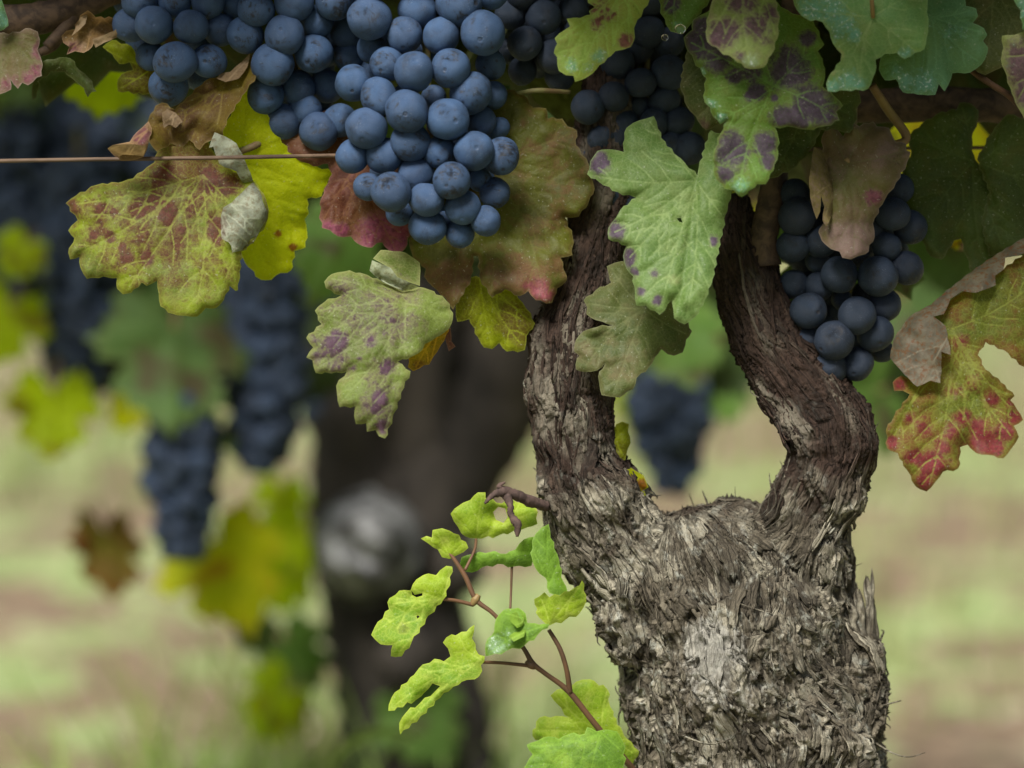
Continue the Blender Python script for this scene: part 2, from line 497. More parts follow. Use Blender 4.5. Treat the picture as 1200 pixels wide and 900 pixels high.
def limb_field(limbs, lo, hi, h, k=14.0):
    """limbs: list of node lists (x, y, z, radius), px units. returns field, axes"""
    ax = [np.arange(lo[i], hi[i] + h, h, dtype=np.float32) for i in range(3)]
    F = np.full([len(a) for a in ax], 1e3, np.float32)
    for nodes in limbs:
        for a, b in zip(nodes[:-1], nodes[1:]):
            a = np.array(a, np.float32); b = np.array(b, np.float32)
            m = max(a[3], b[3]) + 3.2 * k
            sl = []
            for i in range(3):
                l0, h0 = min(a[i], b[i]) - m, max(a[i], b[i]) + m
                sl.append(slice(int(np.clip((l0 - lo[i]) / h, 0, len(ax[i]))), int(np.clip((h0 - lo[i]) / h + 1, 0, len(ax[i])))))
            X, Y, Z = np.meshgrid(ax[0][sl[0]], ax[1][sl[1]], ax[2][sl[2]], indexing='ij', copy=False)
            if X.size == 0: continue
            ab = b[:3] - a[:3]; L2 = float(ab @ ab)
            t = np.clip(((X - a[0]) * ab[0] + (Y - a[1]) * ab[1] + (Z - a[2]) * ab[2]) / L2, 0, 1)
            d = np.sqrt((X - a[0] - t * ab[0]) ** 2 + (Y - a[1] - t * ab[1]) ** 2 + (Z - a[2] - t * ab[2]) ** 2) - (a[3] + t * (b[3] - a[3]))
            G = F[tuple(sl)]
            hh = np.maximum(k - np.abs(G - d), 0) / k
            F[tuple(sl)] = np.minimum(G, d) - hh * hh * k * 0.25
    return F, np.array(lo, float)


def limb_coords(V, limbs):
    """nearest limb, distance along it, angle round it, local radius, direction"""
    n = len(V)
    best = np.full(n, 1e9); lid = np.zeros(n, int); tt = np.zeros(n); th = np.zeros(n); rr = np.zeros(n); dr = np.zeros((n, 3))
    for li, nodes in enumerate(limbs):
        cum = 0
        for a, b in zip(nodes[:-1], nodes[1:]):
            a = np.array(a, float); b = np.array(b, float)
            ab = b[:3] - a[:3]; L = np.linalg.norm(ab); u = ab / L
            t = np.clip((V - a[:3]) @ ab / L ** 2, 0, 1)
            q = V - (a[:3] + t[:, None] * ab)
            r = a[3] + t * (b[3] - a[3])
            d = np.linalg.norm(q, axis=1) - r
            m = d < best
            zf = np.array([0, 0, -1.0]); e1 = zf - u * (zf @ u); e1 /= np.linalg.norm(e1); e2 = np.cross(u, e1)
            best[m] = d[m]; lid[m] = li; tt[m] = (cum + t * L)[m]
            th[m] = np.arctan2(q @ e2, q @ e1)[m]; rr[m] = r[m]; dr[m] = u
            cum += L
    return lid, tt, th, rr, dr


def mesh_normals(V, Q):
    n = np.cross(V[Q[:, 2]] - V[Q[:, 0]], V[Q[:, 3]] - V[Q[:, 1]])
    N = np.zeros_like(V)
    for i in range(4):
        np.add.at(N, Q[:, i], n)
    return N / (np.linalg.norm(N, axis=1)[:, None] + 1e-9)


def bark_relief(V, u, v, old):
    """height in px of the bark: long furrows on the arms, layered plates on the old trunk"""
    wx = (fbm(V[:, 0] / 55, V[:, 1] / 55, V[:, 2] / 55, 3, seed=5) - .5) * 34
    wy = (fbm(V[:, 0] / 40, V[:, 1] / 40, V[:, 2] / 40, 3, seed=9) - .5) * 30
    uu = u + wx + 0.10 * v
    vv = v + wy
    r1 = 1 - np.abs(2 * fbm(uu / 15, vv / 95, o=3, seed=31) - 1)
    r2 = 1 - np.abs(2 * fbm(uu / 6.0, vv / 60, o=3, seed=41) - 1)
    saw = lambda f, p: np.where((f - np.floor(f)) < .86, ((f - np.floor(f)) / .86) ** p, (1 - (f - np.floor(f))) / .14)
    p1 = saw(fbm(uu / 26, vv / 62, V[:, 2] / 90, 4, seed=51) * 7, 1.5)
    p2 = saw(fbm(uu / 11, vv / 30, V[:, 2] / 60, 3, seed=55) * 5, 1.3)
    p3 = saw(fbm(uu / 9, vv / 120, o=3, seed=57) * 6, 1.4)
    p4 = saw(fbm(uu / 4.5, vv / 50, o=2, seed=59) * 4, 1.2)
    fine = fbm(uu / 2.6, vv / 24, o=2, seed=61)
    cr = fbm(V[:, 0] / 5, V[:, 1] / 5, V[:, 2] / 5, 3, seed=71)
    lump = fbm(V[:, 0] / 48, V[:, 1] / 48, V[:, 2] / 48, 3, seed=81) - .5
    h_y = (r1 ** 2) * 6 + p3 * 5.5 + p4 * 2.6 + fine * 1.8 - 9
    h_o = p1 * 11 + p2 * 5 + (r1 ** 2) * 8 + (r2 ** 3) * 4 + cr * 4.0 + fine * 2.5 - 21
    return h_y * (1 - old) + h_o * old + lump * (9 + 20 * old)


# nodes: x, y (photograph px), z (px behind the focus plane), radius
TRUNK = [(902, 1010, 150, 150), (893, 905, 148, 142), (878, 820, 142, 141), (866, 745, 132, 138), (846, 705, 120, 118)]
ARM_L = [(768, 700, 118, 70), (728, 645, 100, 62), (698, 595, 92, 59), (682, 550, 88, 46), (673, 500, 84, 45), (667, 450, 82, 48), (668, 402, 84, 45), (680, 350, 92, 36), (693, 300, 102, 36), (704, 250, 110, 36), (712, 190, 116, 36), (716, 90, 122, 34)]
ARM_R = [(905, 705, 110, 72), (932, 650, 98, 62), (946, 608, 90, 50), (962, 570, 84, 46), (977, 532, 78, 48), (973, 502, 76, 48), (951, 470, 78, 45), (925, 436, 80, 43), (899, 396, 86, 40), (882, 352, 92, 38), (872, 312, 98, 36), (868, 292, 100, 32), (866, 268, 106, 22), (866, 240, 114, 12)]
KNOBS = [[(790, 645, 85, 24), (812, 634, 88, 24)], [(875, 645, 82, 26), (845, 632, 95, 22)], [(985, 510, 54, 24), (1002, 522, 60, 24)], [(930, 500, 44, 16), (948, 520, 40, 18)], [(1000, 770, 100, 36), (1005, 840, 100, 38)], [(700, 560, 44, 20), (712, 590, 46, 24)], [(650, 500, 60, 14), (645, 520, 60, 14)], [(765, 660, 60, 26), (750, 690, 54, 26)], [(905, 468, 62, 12), (915, 480, 56, 12)],
         [(640, 462, 62, 18), (652, 470, 56, 16)], [(655, 560, 62, 18), (660, 585, 60, 20)], [(690, 430, 52, 14), (686, 445, 50, 12)], [(880, 345, 66, 14), (886, 355, 64, 12)], [(960, 560, 44, 22), (985, 585, 56, 24)], [(845, 775, 30, 34), (862, 820, 28, 36)], [(940, 860, 40, 40), (980, 880, 60, 40)], [(722, 730, 70, 26), (735, 760, 66, 26)]]
LIMBS = [TRUNK, ARM_L, ARM_R]
H = 2.4
Fd, ORG = limb_field(LIMBS + KNOBS, (560, 70, -40), (1090, 960, 310), H)
BV, BQ = surface_nets(Fd, ORG, H)
del Fd
lid, tt, th, rr, dr = limb_coords(BV, LIMBS)
BN = mesh_normals(BV, BQ)
old = np.clip((BV[:, 1] - 490 + (fbm(BV[:, 0] / 40, BV[:, 1] / 40, BV[:, 2] / 40, 3, seed=15) - .5) * 160) / 190, 0, 1)
old = np.maximum(old, 0.16 * np.clip((BV[:, 1] - 400) / 120, 0, 1))
uu = th * np.minimum(rr, 120) + (lid * 300)
BH = bark_relief(BV, uu, tt, old)
BVd = BV + BN * BH[:, None]
BN2 = mesh_normals(BVd, BQ)
W = PN(BVd[:, 0], BVd[:, 1], BVd[:, 2] / 3.0)
tone = 0.5 + (fbm(uu / 30, tt / 60, o=2, seed=95) - .5) * 0.9
lich = np.exp(-(((BV[:, 0] - 832) / 38) ** 2 + ((BV[:, 1] - 755) / 40) ** 2)) * 0.8 * (BV[:, 2] < 110)
lich += np.exp(-(((BV[:, 0] - 850) / 75) ** 2 + ((BV[:, 1] - 820) / 60) ** 2)) * 0.42 * (BV[:, 2] < 110)
lich += np.exp(-(((BV[:, 0] - 880) / 60) ** 2 + ((BV[:, 1] - 620) / 16) ** 2)) * 0.3

vine = empty("grapevine", PN([902], [1010], [50])[0])
vine.location.z = 0.0
tag(vine, "old gnarled grapevine with shaggy grey bark forking into two arms", "grapevine")
order = {0: "trunk", 1: "arm", 2: "arm"}
qb = np.array([np.bincount(x, minlength=3).argmax() for x in lid[BQ]])
grain = np.stack([uu, tt, np.zeros_like(tt)], 1)
for k in (0, 1, 2):
    fq = BQ[qb == k]
    ids, inv = np.unique(fq, return_inverse=True)
    fq = inv.reshape(fq.shape)
    Wv = W[ids]; at = dict(grain=grain[ids], tone=tone[ids], old=old[ids], lichen=lich[ids])
    if k == 0:                                # carry the trunk on below the frame down to the soil
        top = PN([900], [965], [50])[0]
        nn, mm = 48, 14
        V2, G2 = [], []
        for i in range(mm):
            s = i / (mm - 1)
            c = np.array([top[0], top[1], top[2] * (1 - s) - 0.03 * s])
            for j in range(nn):
                an = 2 * math.pi * j / nn
                r = 0.049 + 0.012 * s + 0.008 * (float(fbm(np.array([j * .5]), np.array([i * .6]), o=3, seed=4)[0]) - .5)
                V2.append(c + np.array([math.cos(an) * r, math.sin(an) * r, 0])); G2.append((j * 20, -i * 60, 0))
        F2 = [(i * nn + j, (i + 1) * nn + j, (i + 1) * nn + (j + 1) % nn, i * nn + (j + 1) % nn) for i in range(mm - 1) for j in range(nn)]
        b = len(Wv)
        Wv = np.concatenate([Wv, V2]); fq = np.concatenate([fq, np.array(F2) + b])
        at = dict(grain=np.concatenate([at['grain'], G2]), tone=np.concatenate([at['tone'], [0.5] * len(V2)]), old=np.concatenate([at['old'], [1.0] * len(V2)]), lichen=np.concatenate([at['lichen'], [0.0] * len(V2)]))
    mesh_obj(order[k], Wv, fq, BARK, vine, attrs=at)


# peeling bark: small curled plates lying along the grain, and loose fibres
swirl = (fbm(BV[:, 0] / 75, BV[:, 1] / 75, BV[:, 2] / 75, 2, seed=77) - .5) * 2.3


from mathutils.kdtree import KDTree
KD = KDTree(len(BVd))
for i_, p_ in enumerate(BVd): KD.insert(p_, i_)
KD.balance()


def strips(n, sel_w, lmin, lmax, wmin, wmax, lift, name, tmean, tsd):
    """bark strips that follow the flow of the grain over the surface and peel at one end"""
    ids = rng.choice(len(BVd), n, p=sel_w / sel_w.sum())
    V, Fc, G, T, O, LI = [], [], [], [], [], []
    nw = 6
    for i in ids:
        L = rng.uniform(lmin, lmax); Wd = rng.uniform(wmin, wmax)
        step = 5.5
        nl = max(4, int(L / step))
        sg = rng.choice([-1, 1]); da = rng.normal(0, .16)
        lf = lift * rng.random() ** 2.5
        cu = rng.uniform(-0.3, 0.8) * Wd * 0.3
        tn = np.clip(rng.normal(tmean, tsd), 0.02, 1); taper = rng.random()
        rib = rng.random(nw) - .5
        endj = (rng.random(nw) - .5) * 12; begj = (rng.random(nw) - .5) * 10
        p = BVd[i].copy(); nrm = BN[i]; d = None
        b = len(V); sdv = rng.random() * 100; j = i
        for q in range(nl):
            s_ = q / (nl - 1)
            o_ = old[j]
            base = dr[j] - nrm * (dr[j] @ nrm); base /= np.linalg.norm(base) + 1e-9
            sd0 = np.cross(nrm, base)
            a_ = swirl[j] * o_ + da
            dn = (base * math.cos(a_) + sd0 * math.sin(a_)) * sg
            d = dn if d is None else d * .5 + dn * .5
            d = d - nrm * (d @ nrm); d /= np.linalg.norm(d) + 1e-9
            sd = np.cross(nrm, d)
            prof = min(1, s_ * 2.2 + 0.45) * (1 - 0.55 * taper * s_) * (0.88 + 0.24 * rng.random())
            for m in range(nw):
                c = m / (nw - 1) - .5
                hgt = -0.4 + lf * s_ ** 2.2 - cu * (4 * c * c) * (0.3 + s_) + rib[m] * 1.3 + (rng.random() - .5) * 0.8
                ex = endj[m] if q == nl - 1 else (begj[m] if q == 0 else 0)
                V.append(p + d * ex + sd * ((c + (rng.random() - .5) * .1) * Wd * prof) + nrm * hgt)
                G.append((c * Wd + sdv * 10, s_ * L + sdv * 7, 0)); T.append(tn); O.append(o_); LI.append(lich[j] * .8)
            nx = p + d * step
            co, j, _ = KD.find(nx)
            n2 = BN[j]; nrm = nrm * .55 + n2 * .45; nrm /= np.linalg.norm(nrm)
            h_ = (np.array(co) - nx) @ nrm
            p = nx + nrm * (h_ * .6)
        for q in range(nl - 1):
            for m in range(nw - 1):
                k = b + q * nw + m
                Fc.append((k, k + 1, k + nw + 1, k + nw))
    V = np.array(V)
    W_ = PN(V[:, 0], V[:, 1], V[:, 2] / 3.0)
    o = mesh_obj(name, W_, Fc, BARK, vine, attrs=dict(grain=np.array(G), tone=T, old=O, lichen=LI))
    md = o.modifiers.new("thickness", 'SOLIDIFY'); md.thickness = 0.00045; md.offset = 0
    o["kind"] = "stuff"
    return o


vis = (BN[:, 2] < 0.4) & (BVd[:, 1] < 930)
w_old = vis * (0.02 + old ** 1.5)
w_yng = vis * ((1 - old) + 0.05) * (BVd[:, 1] > 315)
strips(230, w_old, 28, 72, 13, 34, 9, "peeling_bark", .55, .34)
strips(110, w_old, 40, 110, 5, 13, 13, "peeling_bark", .58, .36)
strips(120, w_old, 14, 44, 2.5, 8, 12, "peeling_bark", .5, .35)
strips(330, w_yng, 45, 150, 2, 7.0, 2.4, "peeling_bark", .38, .16)

# loose fibres: thin strings that stand off the bark
V, Fc, G, T, O = [], [], [], [], []
sil = vis * (np.abs(BN[:, 2]) < 0.45) * (0.25 + old)
strays = []
for i in rng.choice(len(BVd), 150, p=sil / sil.sum()):
    p = BVd[i]; n_ = BN[i]; d = dr[i] * rng.choice([-1, 1])
    L = rng.uniform(8, 24)
    strays.append([p - n_ * 2 + d * 0, p + n_ * 2 + d * L * .4, p + n_ * rng.uniform(2, 7) + d * L * .75, p + n_ * rng.uniform(2, 11) + d * L])
for pts in ([(905, 575, 60), (893, 590, 52), (886, 603, 50), (868, 607, 48)], [(912, 560, 60), (902, 580, 50), (898, 598, 48), (880, 612, 46)], [(918, 548, 58), (908, 566, 48), (909, 590, 46), (896, 606, 46)],
            [(925, 560, 46), (915, 585, 42), (905, 608, 44), (885, 618, 48)], [(940, 560, 40), (925, 590, 36), (912, 610, 40), (890, 625, 46)],
            [(1022, 868, 80), (1045, 882, 74), (1065, 887, 72), (1084, 882, 70)], [(1010, 820, 90), (1030, 815, 86), (1045, 812, 84)], [(1008, 808, 90), (1024, 795, 86), (1040, 786, 84)], [(1010, 835, 90), (1030, 828, 84), (1056, 821, 80)],
            [(735, 590, 66), (742, 592, 40), (757, 598, 38), (772, 610, 46)], [(800, 862, 8), (830, 872, 2), (855, 866, 0), (868, 852, 6)], [(905, 720, 2), (880, 712, -6), (860, 706, -6), (842, 712, 0)]):
    strays.append([np.array(p, float) for p in pts])
for pts in strays:
    sp = spline(pts, 5)
    pw = [Vector(PN([q[0]], [q[1]], [q[2] / 3])[0]) for q in sp]
    r0 = rng.uniform(0.25, 0.6) * 0.001
    v, f = tube(pw, [r0 * (1.1 - 0.75 * i / len(pw)) for i in range(len(pw))], 5)
    b = len(V)
    V += v; Fc += [tuple(x + b for x in q) for q in f]
    T += [rng.uniform(0.2, 0.9)] * len(v); O += [0.8] * len(v); G += [(k % 5, k * 4, 0) for k in range(len(v))]
o = mesh_obj("bark_fibres", V, Fc, BARK, vine, attrs=dict(grain=np.array(G), tone=T, old=O, lichen=np.zeros(len(V))))
o["kind"] = "stuff"

# the splintered shard standing off the right of the trunk
V, Fc, G, T, O = [], [], [], [], []
for (x0, y0, x1, y1, w0, z) in ((1018, 815, 1016, 672, 9, 96), (1010, 815, 1004, 688, 10, 90), (1026, 810, 1021, 700, 5, 100), (1002, 810, 996, 705, 9, 84), (1013, 830, 1022, 664, 4, 92), (1030, 830, 1024, 730, 4, 104)):
    b = len(V); nl = 14
    for q in range(nl):
        s = q / (nl - 1)
        xx = x0 + (x1 - x0) * s + rng.normal(0, 0.8) + 3 * math.sin(s * 3); yy = y0 + (y1 - y0) * s
        ww = w0 * (1 - 0.45 * s) * (0.8 + 0.3 * rng.random())
        if q == nl - 1: ww *= 0.3
        for m in range(8):
            an = 2 * math.pi * m / 8
            V.append((xx + math.cos(an) * ww * (0.8 + .4 * rng.random()), yy + (rng.random() * 7 if q == nl - 1 else 0), z + math.sin(an) * ww * .7)); G.append((m * 3, s * 140, 0)); T.append(0.35 + .5 * rng.random()); O.append(0.9)
    for q in range(nl - 1):
        for m in range(8):
            Fc.append((b + q * 8 + m, b + q * 8 + (m + 1) % 8, b + (q + 1) * 8 + (m + 1) % 8, b + (q + 1) * 8 + m))
    Fc.append(tuple(b + (nl - 1) * 8 + m for m in range(8)))
V = np.array(V)
o = mesh_obj("bark_splinter", PN(V[:, 0], V[:, 1], V[:, 2] / 3), Fc, BARK, vine, attrs=dict(grain=np.array(G), tone=T, old=O, lichen=np.zeros(len(V))))
o["label"] = "splintered shard of bark standing off the trunk"


def cane(name, pts, mat, parent=None, n=12, wob=0.12, sub=6):
    """pts: (x, y, depth mm, radius px)"""
    sp = spline(pts, sub)
    v, f = tube([P(q[0], q[1], q[2]) for q in sp], [q[3] * S for q in sp], n, True, wob)
    return mesh_obj(name, v, f, mat, parent)


cane("cane", [(896, 312, 26, 20), (894, 285, 26, 17), (900, 255, 27, 17), (906, 222, 30, 16), (912, 170, 36, 15), (915, 110, 44, 15), (925, 40, 48, 13), (930, -60, 50, 11)], CANE, vine, 16)
cane("cane", [(716, 110, 40, 22), (722, 60, 42, 17), (745, 20, 46, 14), (760, -50, 50, 12)], CANE, vine, 14)
cane("cane", [(1250, 128, 58, 20), (1160, 124, 56, 21), (1080, 122, 55, 22), (1000, 124, 54, 20), (930, 112, 50, 16), (860, 60, 48, 12)], CANE, vine, 18)
cane("cane", [(-40, 28, 34, 22), (40, 22, 34, 20), (90, 8, 35, 17), (150, -16, 36, 14)], CANE, vine, 16)
cane("spur", [(55, 55, 30, 7), (72, 38, 32, 8), (90, 15, 34, 9)], CANE, vine, 10)
cane("spur", [(46, 62, 30, 5), (62, 54, 32, 6), (78, 34, 32, 5)], CANE, vine, 8)

# dried tendril on the left arm
td = empty("dried_tendril", P(629, 590, 12))
tag(td, "dark dried forked tendril sticking out left from the left arm", "tendril")
DRY = plain_material("dried_tendril", (0.10, 0.065, 0.055, 1), (0.045, 0.03, 0.026, 1), 300, 0.85)
cane("stem", [(640, 594, 18, 7), (622, 588, 10, 6.5), (605, 580, 6, 6), (590, 576, 4, 6.5), (578, 580, 3, 4), (568, 590, 2, 1.6)], DRY, td, 9, 0.5)
cane("branch", [(592, 578, 4, 5), (598, 592, 2, 4), (599, 604, 2, 4), (606, 614, 1, 5), (606, 629, 1, 1.8)], DRY, td, 9, 0.5)
cane("branch", [(594, 576, 4, 4), (585, 570, 3, 3.5), (592, 565, 3, 1.2)], DRY, td, 7, 0.5)

# trellis wire
wv, wf = tube([P(-400, 192.5, -1), P(-60, 189.6, -1), P(120, 186.6, -1), P(250, 185, -1), P(352, 183, 6), P(520, 180, 34), P(800, 176, 60), P(1500, 170, 80)], 0.0008, 10)
tag(mesh_obj("trellis_wire", wv, wf, WIRE), "thin rusty brown trellis wire running level behind the left grapes", "wire")

# ------------------------------------------------------------------ grapes
def grape_mesh(k, mat):
    bm = bmesh.new()
    bmesh.ops.create_uvsphere(bm, u_segments=36, v_segments=24, radius=1)
    e = 1.0 + (0.04, 0.07, 0.0, 0.03, 0.09)[k]
    for v in bm.verts:
        c = v.co
        n = float(fbm(np.array([c.x * 1.1 + k * 9]), np.array([c.y * 1.1]), np.array([c.z * 1.1]), 2, seed=k)[0]) - .5
        c *= 1 + n * 0.13
        c.z *= e
        dd = 1 - v.co.normalized().z
        if dd < 0.02: c.z -= 0.025 * (1 - dd / 0.02)
    for f in bm.faces: f.smooth = True
    me = bpy.data.meshes.new("grape")
    bm.to_mesh(me); bm.free()
    me.materials.append(mat)
    return me


GM = [grape_mesh(k, GRAPE) for k in range(5)]
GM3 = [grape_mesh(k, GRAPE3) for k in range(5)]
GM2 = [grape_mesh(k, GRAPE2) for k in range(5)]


def add_grape(root, loc, r, gm=None):
    o = bpy.data.objects.new("grape", random.choice(gm or GM))
    link(o, root)
    o.location = Vector(loc) - root.location
    # the tip points outwards from the bunch, roughly towards the viewer and down
    ax = Vector((random.gauss(0, .65), -1 + random.gauss(0, .45), -0.35 + random.gauss(0, .55))).normalized()
    q = ax.to_track_quat('Z', 'Y') @ Euler((0, 0, random.uniform(0, 6.28))).to_quaternion()
    o.rotation_mode = 'QUATERNION'
    o.rotation_quaternion = q
    o.scale = (r * random.uniform(.95, 1.05), r * random.uniform(.95, 1.05), r * random.uniform(.94, 1.06))
    return o


def bunch(label, grapes, base, fill, stem, group="bunches of dark grapes on the vine", step=7.0, gm=None, stalk=None):
    """grapes: (x, y, r px, layer); deeper layers lie further back; fill: hidden grapes packed behind"""
    root = empty("grape_bunch", P(stem[0][0], stem[0][1], base + 18))
    tag(root, label, "grapes", group)
    for x, y, r, l in grapes:
        d = base + l * step
        add_grape(root, P(x, y, d), r * S * (FOC + d * .001) / FOC, gm)
    pts = np.array([(g[0], g[1]) for g in grapes], float)
    n = 0
    while n < fill:
        i, j = random.randrange(len(pts)), random.randrange(len(pts))
        if np.linalg.norm(pts[i] - pts[j]) > 95: continue
        q = pts[i] * .5 + pts[j] * .5
        d = base + random.uniform(30, 46)
        add_grape(root, P(q[0], q[1], d), random.uniform(16, 20) * S, gm)
        n += 1
    cane("stem", [(x, y, base + 22, r) for x, y, r in stem], STALK, root, 8)
    if stalk: cane("stem", stalk, STALK, root, 8)
    return root


bunch("blue grape bunch at top left, smallest, above the yellow leaf",
      [(180, 30, 23, .2), (224, 32, 21, .4), (205, 73, 24, 0), (244, 72, 21, 1.2), (198, 101, 23, 1.6), (152, 30, 20, 1.6), (258, 35, 19, 2), (164, 2, 21, 1), (205, 3, 20, 1.2), (244, 2, 21, 1.4), (177, 66, 18, 3), (236, 90, 17, 3.4),
       (185, -34, 21, .5), (226, -36, 21, 1), (150, -30, 20, 2), (262, -22, 20, 2.4), (205, -60, 20, 1.5)], 2, 10, [(205, -90, 5), (205, -30, 5), (208, 40, 4)])
bunch("blue grape bunch left of the largest bunch, tapering over the wire",
      [(300, 11, 22, 0.2), (345, 2, 23, 0.2), (393, -1, 24, .4), (287, 41, 22, .8), (333, 41, 24, 0), (370, 26, 20.5, 1.6), (320, 75, 24.5, .5), (368, 63, 22.5, 1.2), (311, 112, 22.5, 1.8), (349, 103, 21.5, 2.6), (333, 143, 21, 2.6),
       (358, 130, 20, 2.6), (373, 154, 22.5, 1.8), (384, 101, 20, 3.4), (406, 38, 19, 3), (409, 66, 19, 3.4), (275, 6, 17, 2), (300, -32, 22, .6), (345, -42, 22, .4), (390, -44, 22, 1), (270, -28, 20, 2), (398, 141, 20, 2.2), (396, 172, 17, 3.6)],
      4, 16, [(350, -90, 5), (350, -20, 5), (345, 90, 4)])
bunch("largest sharp blue grape bunch hanging in front of the olive leaf",
      [(433, 22, 25, 1.2), (474, 41, 21, 1.6), (517, 42, 22, 1.4), (566, 39, 27, .8), (489, 12, 21, 2.2), (538, 5, 26, 1.4), (454, 75, 20, 1.4), (485.5, 84, 24.5, .1), (528, 80, 23, .5), (414, 97, 21.5, 1.8), (444, 114, 22, 1), (477, 130, 25, 0),
       (525, 140, 24.5, .3), (552, 109, 25, 1.2), (578, 111, 16, 3), (508, 114, 15, 3), (429, 150, 25, .8), (481, 167, 23, 1), (564, 143, 18, 2.6), (584, 150, 13, 3.4), (450, 182, 21, 1.6), (516, 179, 20, 1.4), (556, 177, 23, .4), (587, 183, 22, 1.2),
       (487, 203, 21, 1.8), (458, 225, 24, -.3), (431, 219, 18, 1.6), (500, 234, 20.5, .2), (529, 212, 23, -.7), (563, 211, 14, 2.4), (580, 226, 18, 2.2), (542, 243, 21.5, .5), (501, 266, 20.5, 1.2), (539, 274, 17, 1.6), (569, 259, 18, .8), (468, 248, 17, 2.4),
       (520, 258, 10, 2.2), (413, 183, 20, 1.8), (436, 57, 18, 3), (575, 75, 18, 3.4), (440, -25, 23, 1), (485, -34, 23, 1.4), (530, -44, 24, 1.2), (575, -12, 22, 1.8)],
      -12, 30, [(500, -100, 6), (500, -40, 6), (500, 60, 5), (505, 180, 4)])
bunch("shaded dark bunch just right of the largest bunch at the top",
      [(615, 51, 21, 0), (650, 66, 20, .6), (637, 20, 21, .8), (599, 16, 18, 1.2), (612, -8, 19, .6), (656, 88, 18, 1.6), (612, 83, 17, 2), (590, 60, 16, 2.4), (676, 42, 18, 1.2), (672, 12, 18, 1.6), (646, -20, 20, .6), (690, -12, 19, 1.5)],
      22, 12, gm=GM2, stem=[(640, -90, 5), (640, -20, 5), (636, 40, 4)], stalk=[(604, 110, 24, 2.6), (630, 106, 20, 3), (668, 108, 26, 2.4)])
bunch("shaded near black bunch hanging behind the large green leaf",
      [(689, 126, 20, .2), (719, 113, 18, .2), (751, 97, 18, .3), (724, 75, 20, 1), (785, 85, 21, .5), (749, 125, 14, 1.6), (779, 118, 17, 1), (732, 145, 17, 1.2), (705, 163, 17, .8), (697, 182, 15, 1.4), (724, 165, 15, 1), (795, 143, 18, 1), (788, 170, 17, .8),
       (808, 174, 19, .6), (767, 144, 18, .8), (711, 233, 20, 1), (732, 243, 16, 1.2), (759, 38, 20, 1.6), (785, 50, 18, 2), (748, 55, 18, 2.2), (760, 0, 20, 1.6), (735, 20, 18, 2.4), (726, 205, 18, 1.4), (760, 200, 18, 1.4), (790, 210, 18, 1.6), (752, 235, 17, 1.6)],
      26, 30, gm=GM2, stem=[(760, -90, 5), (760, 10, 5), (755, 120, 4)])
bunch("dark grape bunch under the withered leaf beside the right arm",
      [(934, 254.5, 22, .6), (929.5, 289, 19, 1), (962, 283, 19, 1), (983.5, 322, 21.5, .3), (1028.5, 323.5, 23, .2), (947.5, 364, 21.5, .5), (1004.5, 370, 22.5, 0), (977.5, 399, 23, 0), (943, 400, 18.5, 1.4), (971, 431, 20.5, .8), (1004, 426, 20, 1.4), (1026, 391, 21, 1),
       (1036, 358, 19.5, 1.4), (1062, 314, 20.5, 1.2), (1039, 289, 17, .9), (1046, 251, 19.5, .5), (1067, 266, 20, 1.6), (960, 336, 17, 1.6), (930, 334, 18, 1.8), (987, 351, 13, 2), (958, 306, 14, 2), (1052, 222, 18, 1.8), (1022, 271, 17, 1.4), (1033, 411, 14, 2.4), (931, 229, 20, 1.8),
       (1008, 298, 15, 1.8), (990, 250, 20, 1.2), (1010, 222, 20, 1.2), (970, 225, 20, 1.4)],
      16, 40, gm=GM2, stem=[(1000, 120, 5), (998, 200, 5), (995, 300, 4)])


# ------------------------------------------------------------------ leaves
def seg_dist(pts, A, B):
    out = np.full(len(pts), 1e9)
    for a, b in zip(A, B):
        ab = b - a
        L2 = float(ab @ ab) + 1e-9
        t = np.clip((pts - a) @ ab / L2, 0, 1)
        out = np.minimum(out, np.linalg.norm(pts - a - t[:, None] * ab, axis=1))
    return out


def inside(pts, poly):
    x, y = pts[:, 0], pts[:, 1]
    r = np.zeros(len(pts), bool)
    j = len(poly) - 1
    for i in range(len(poly)):
        xi, yi = poly[i]; xj, yj = poly[j]
        if yi != yj:
            r ^= ((yi > y) != (yj > y)) & (x < (xj - xi) * (y - yi) / (yj - yi) + xi)
        j = i
    return r


def teeth(poly, step, amp, rs):
    """small serrations between the traced corners"""
    out = []
    P_ = np.array(poly, float)
    area = 0.5 * np.sum(P_[:, 0] * np.roll(P_[:, 1], -1) - np.roll(P_[:, 0], -1) * P_[:, 1])
    sg = 1 if area > 0 else -1
    n = len(P_)
    for i in range(n):
        a, b = P_[i], P_[(i + 1) % n]
        L = np.linalg.norm(b - a)
        k = max(1, int(L / step))
        nr = np.array([(b - a)[1], -(b - a)[0]]) / (L + 1e-9) * sg
        out.append(a)
        for q in range(1, k):
            t = (q + rs.uniform(-.25, .25)) / k
            bow = math.sin(math.pi * t) * min(L * 0.015, 0.7)
            zz = (amp * 0.9 if q % 2 else -amp * 0.7) if k > 2 else amp * .4
            out.append(a + (b - a) * t + nr * (bow + zz * rs.uniform(.4, 1.2)))
    return np.array(out)


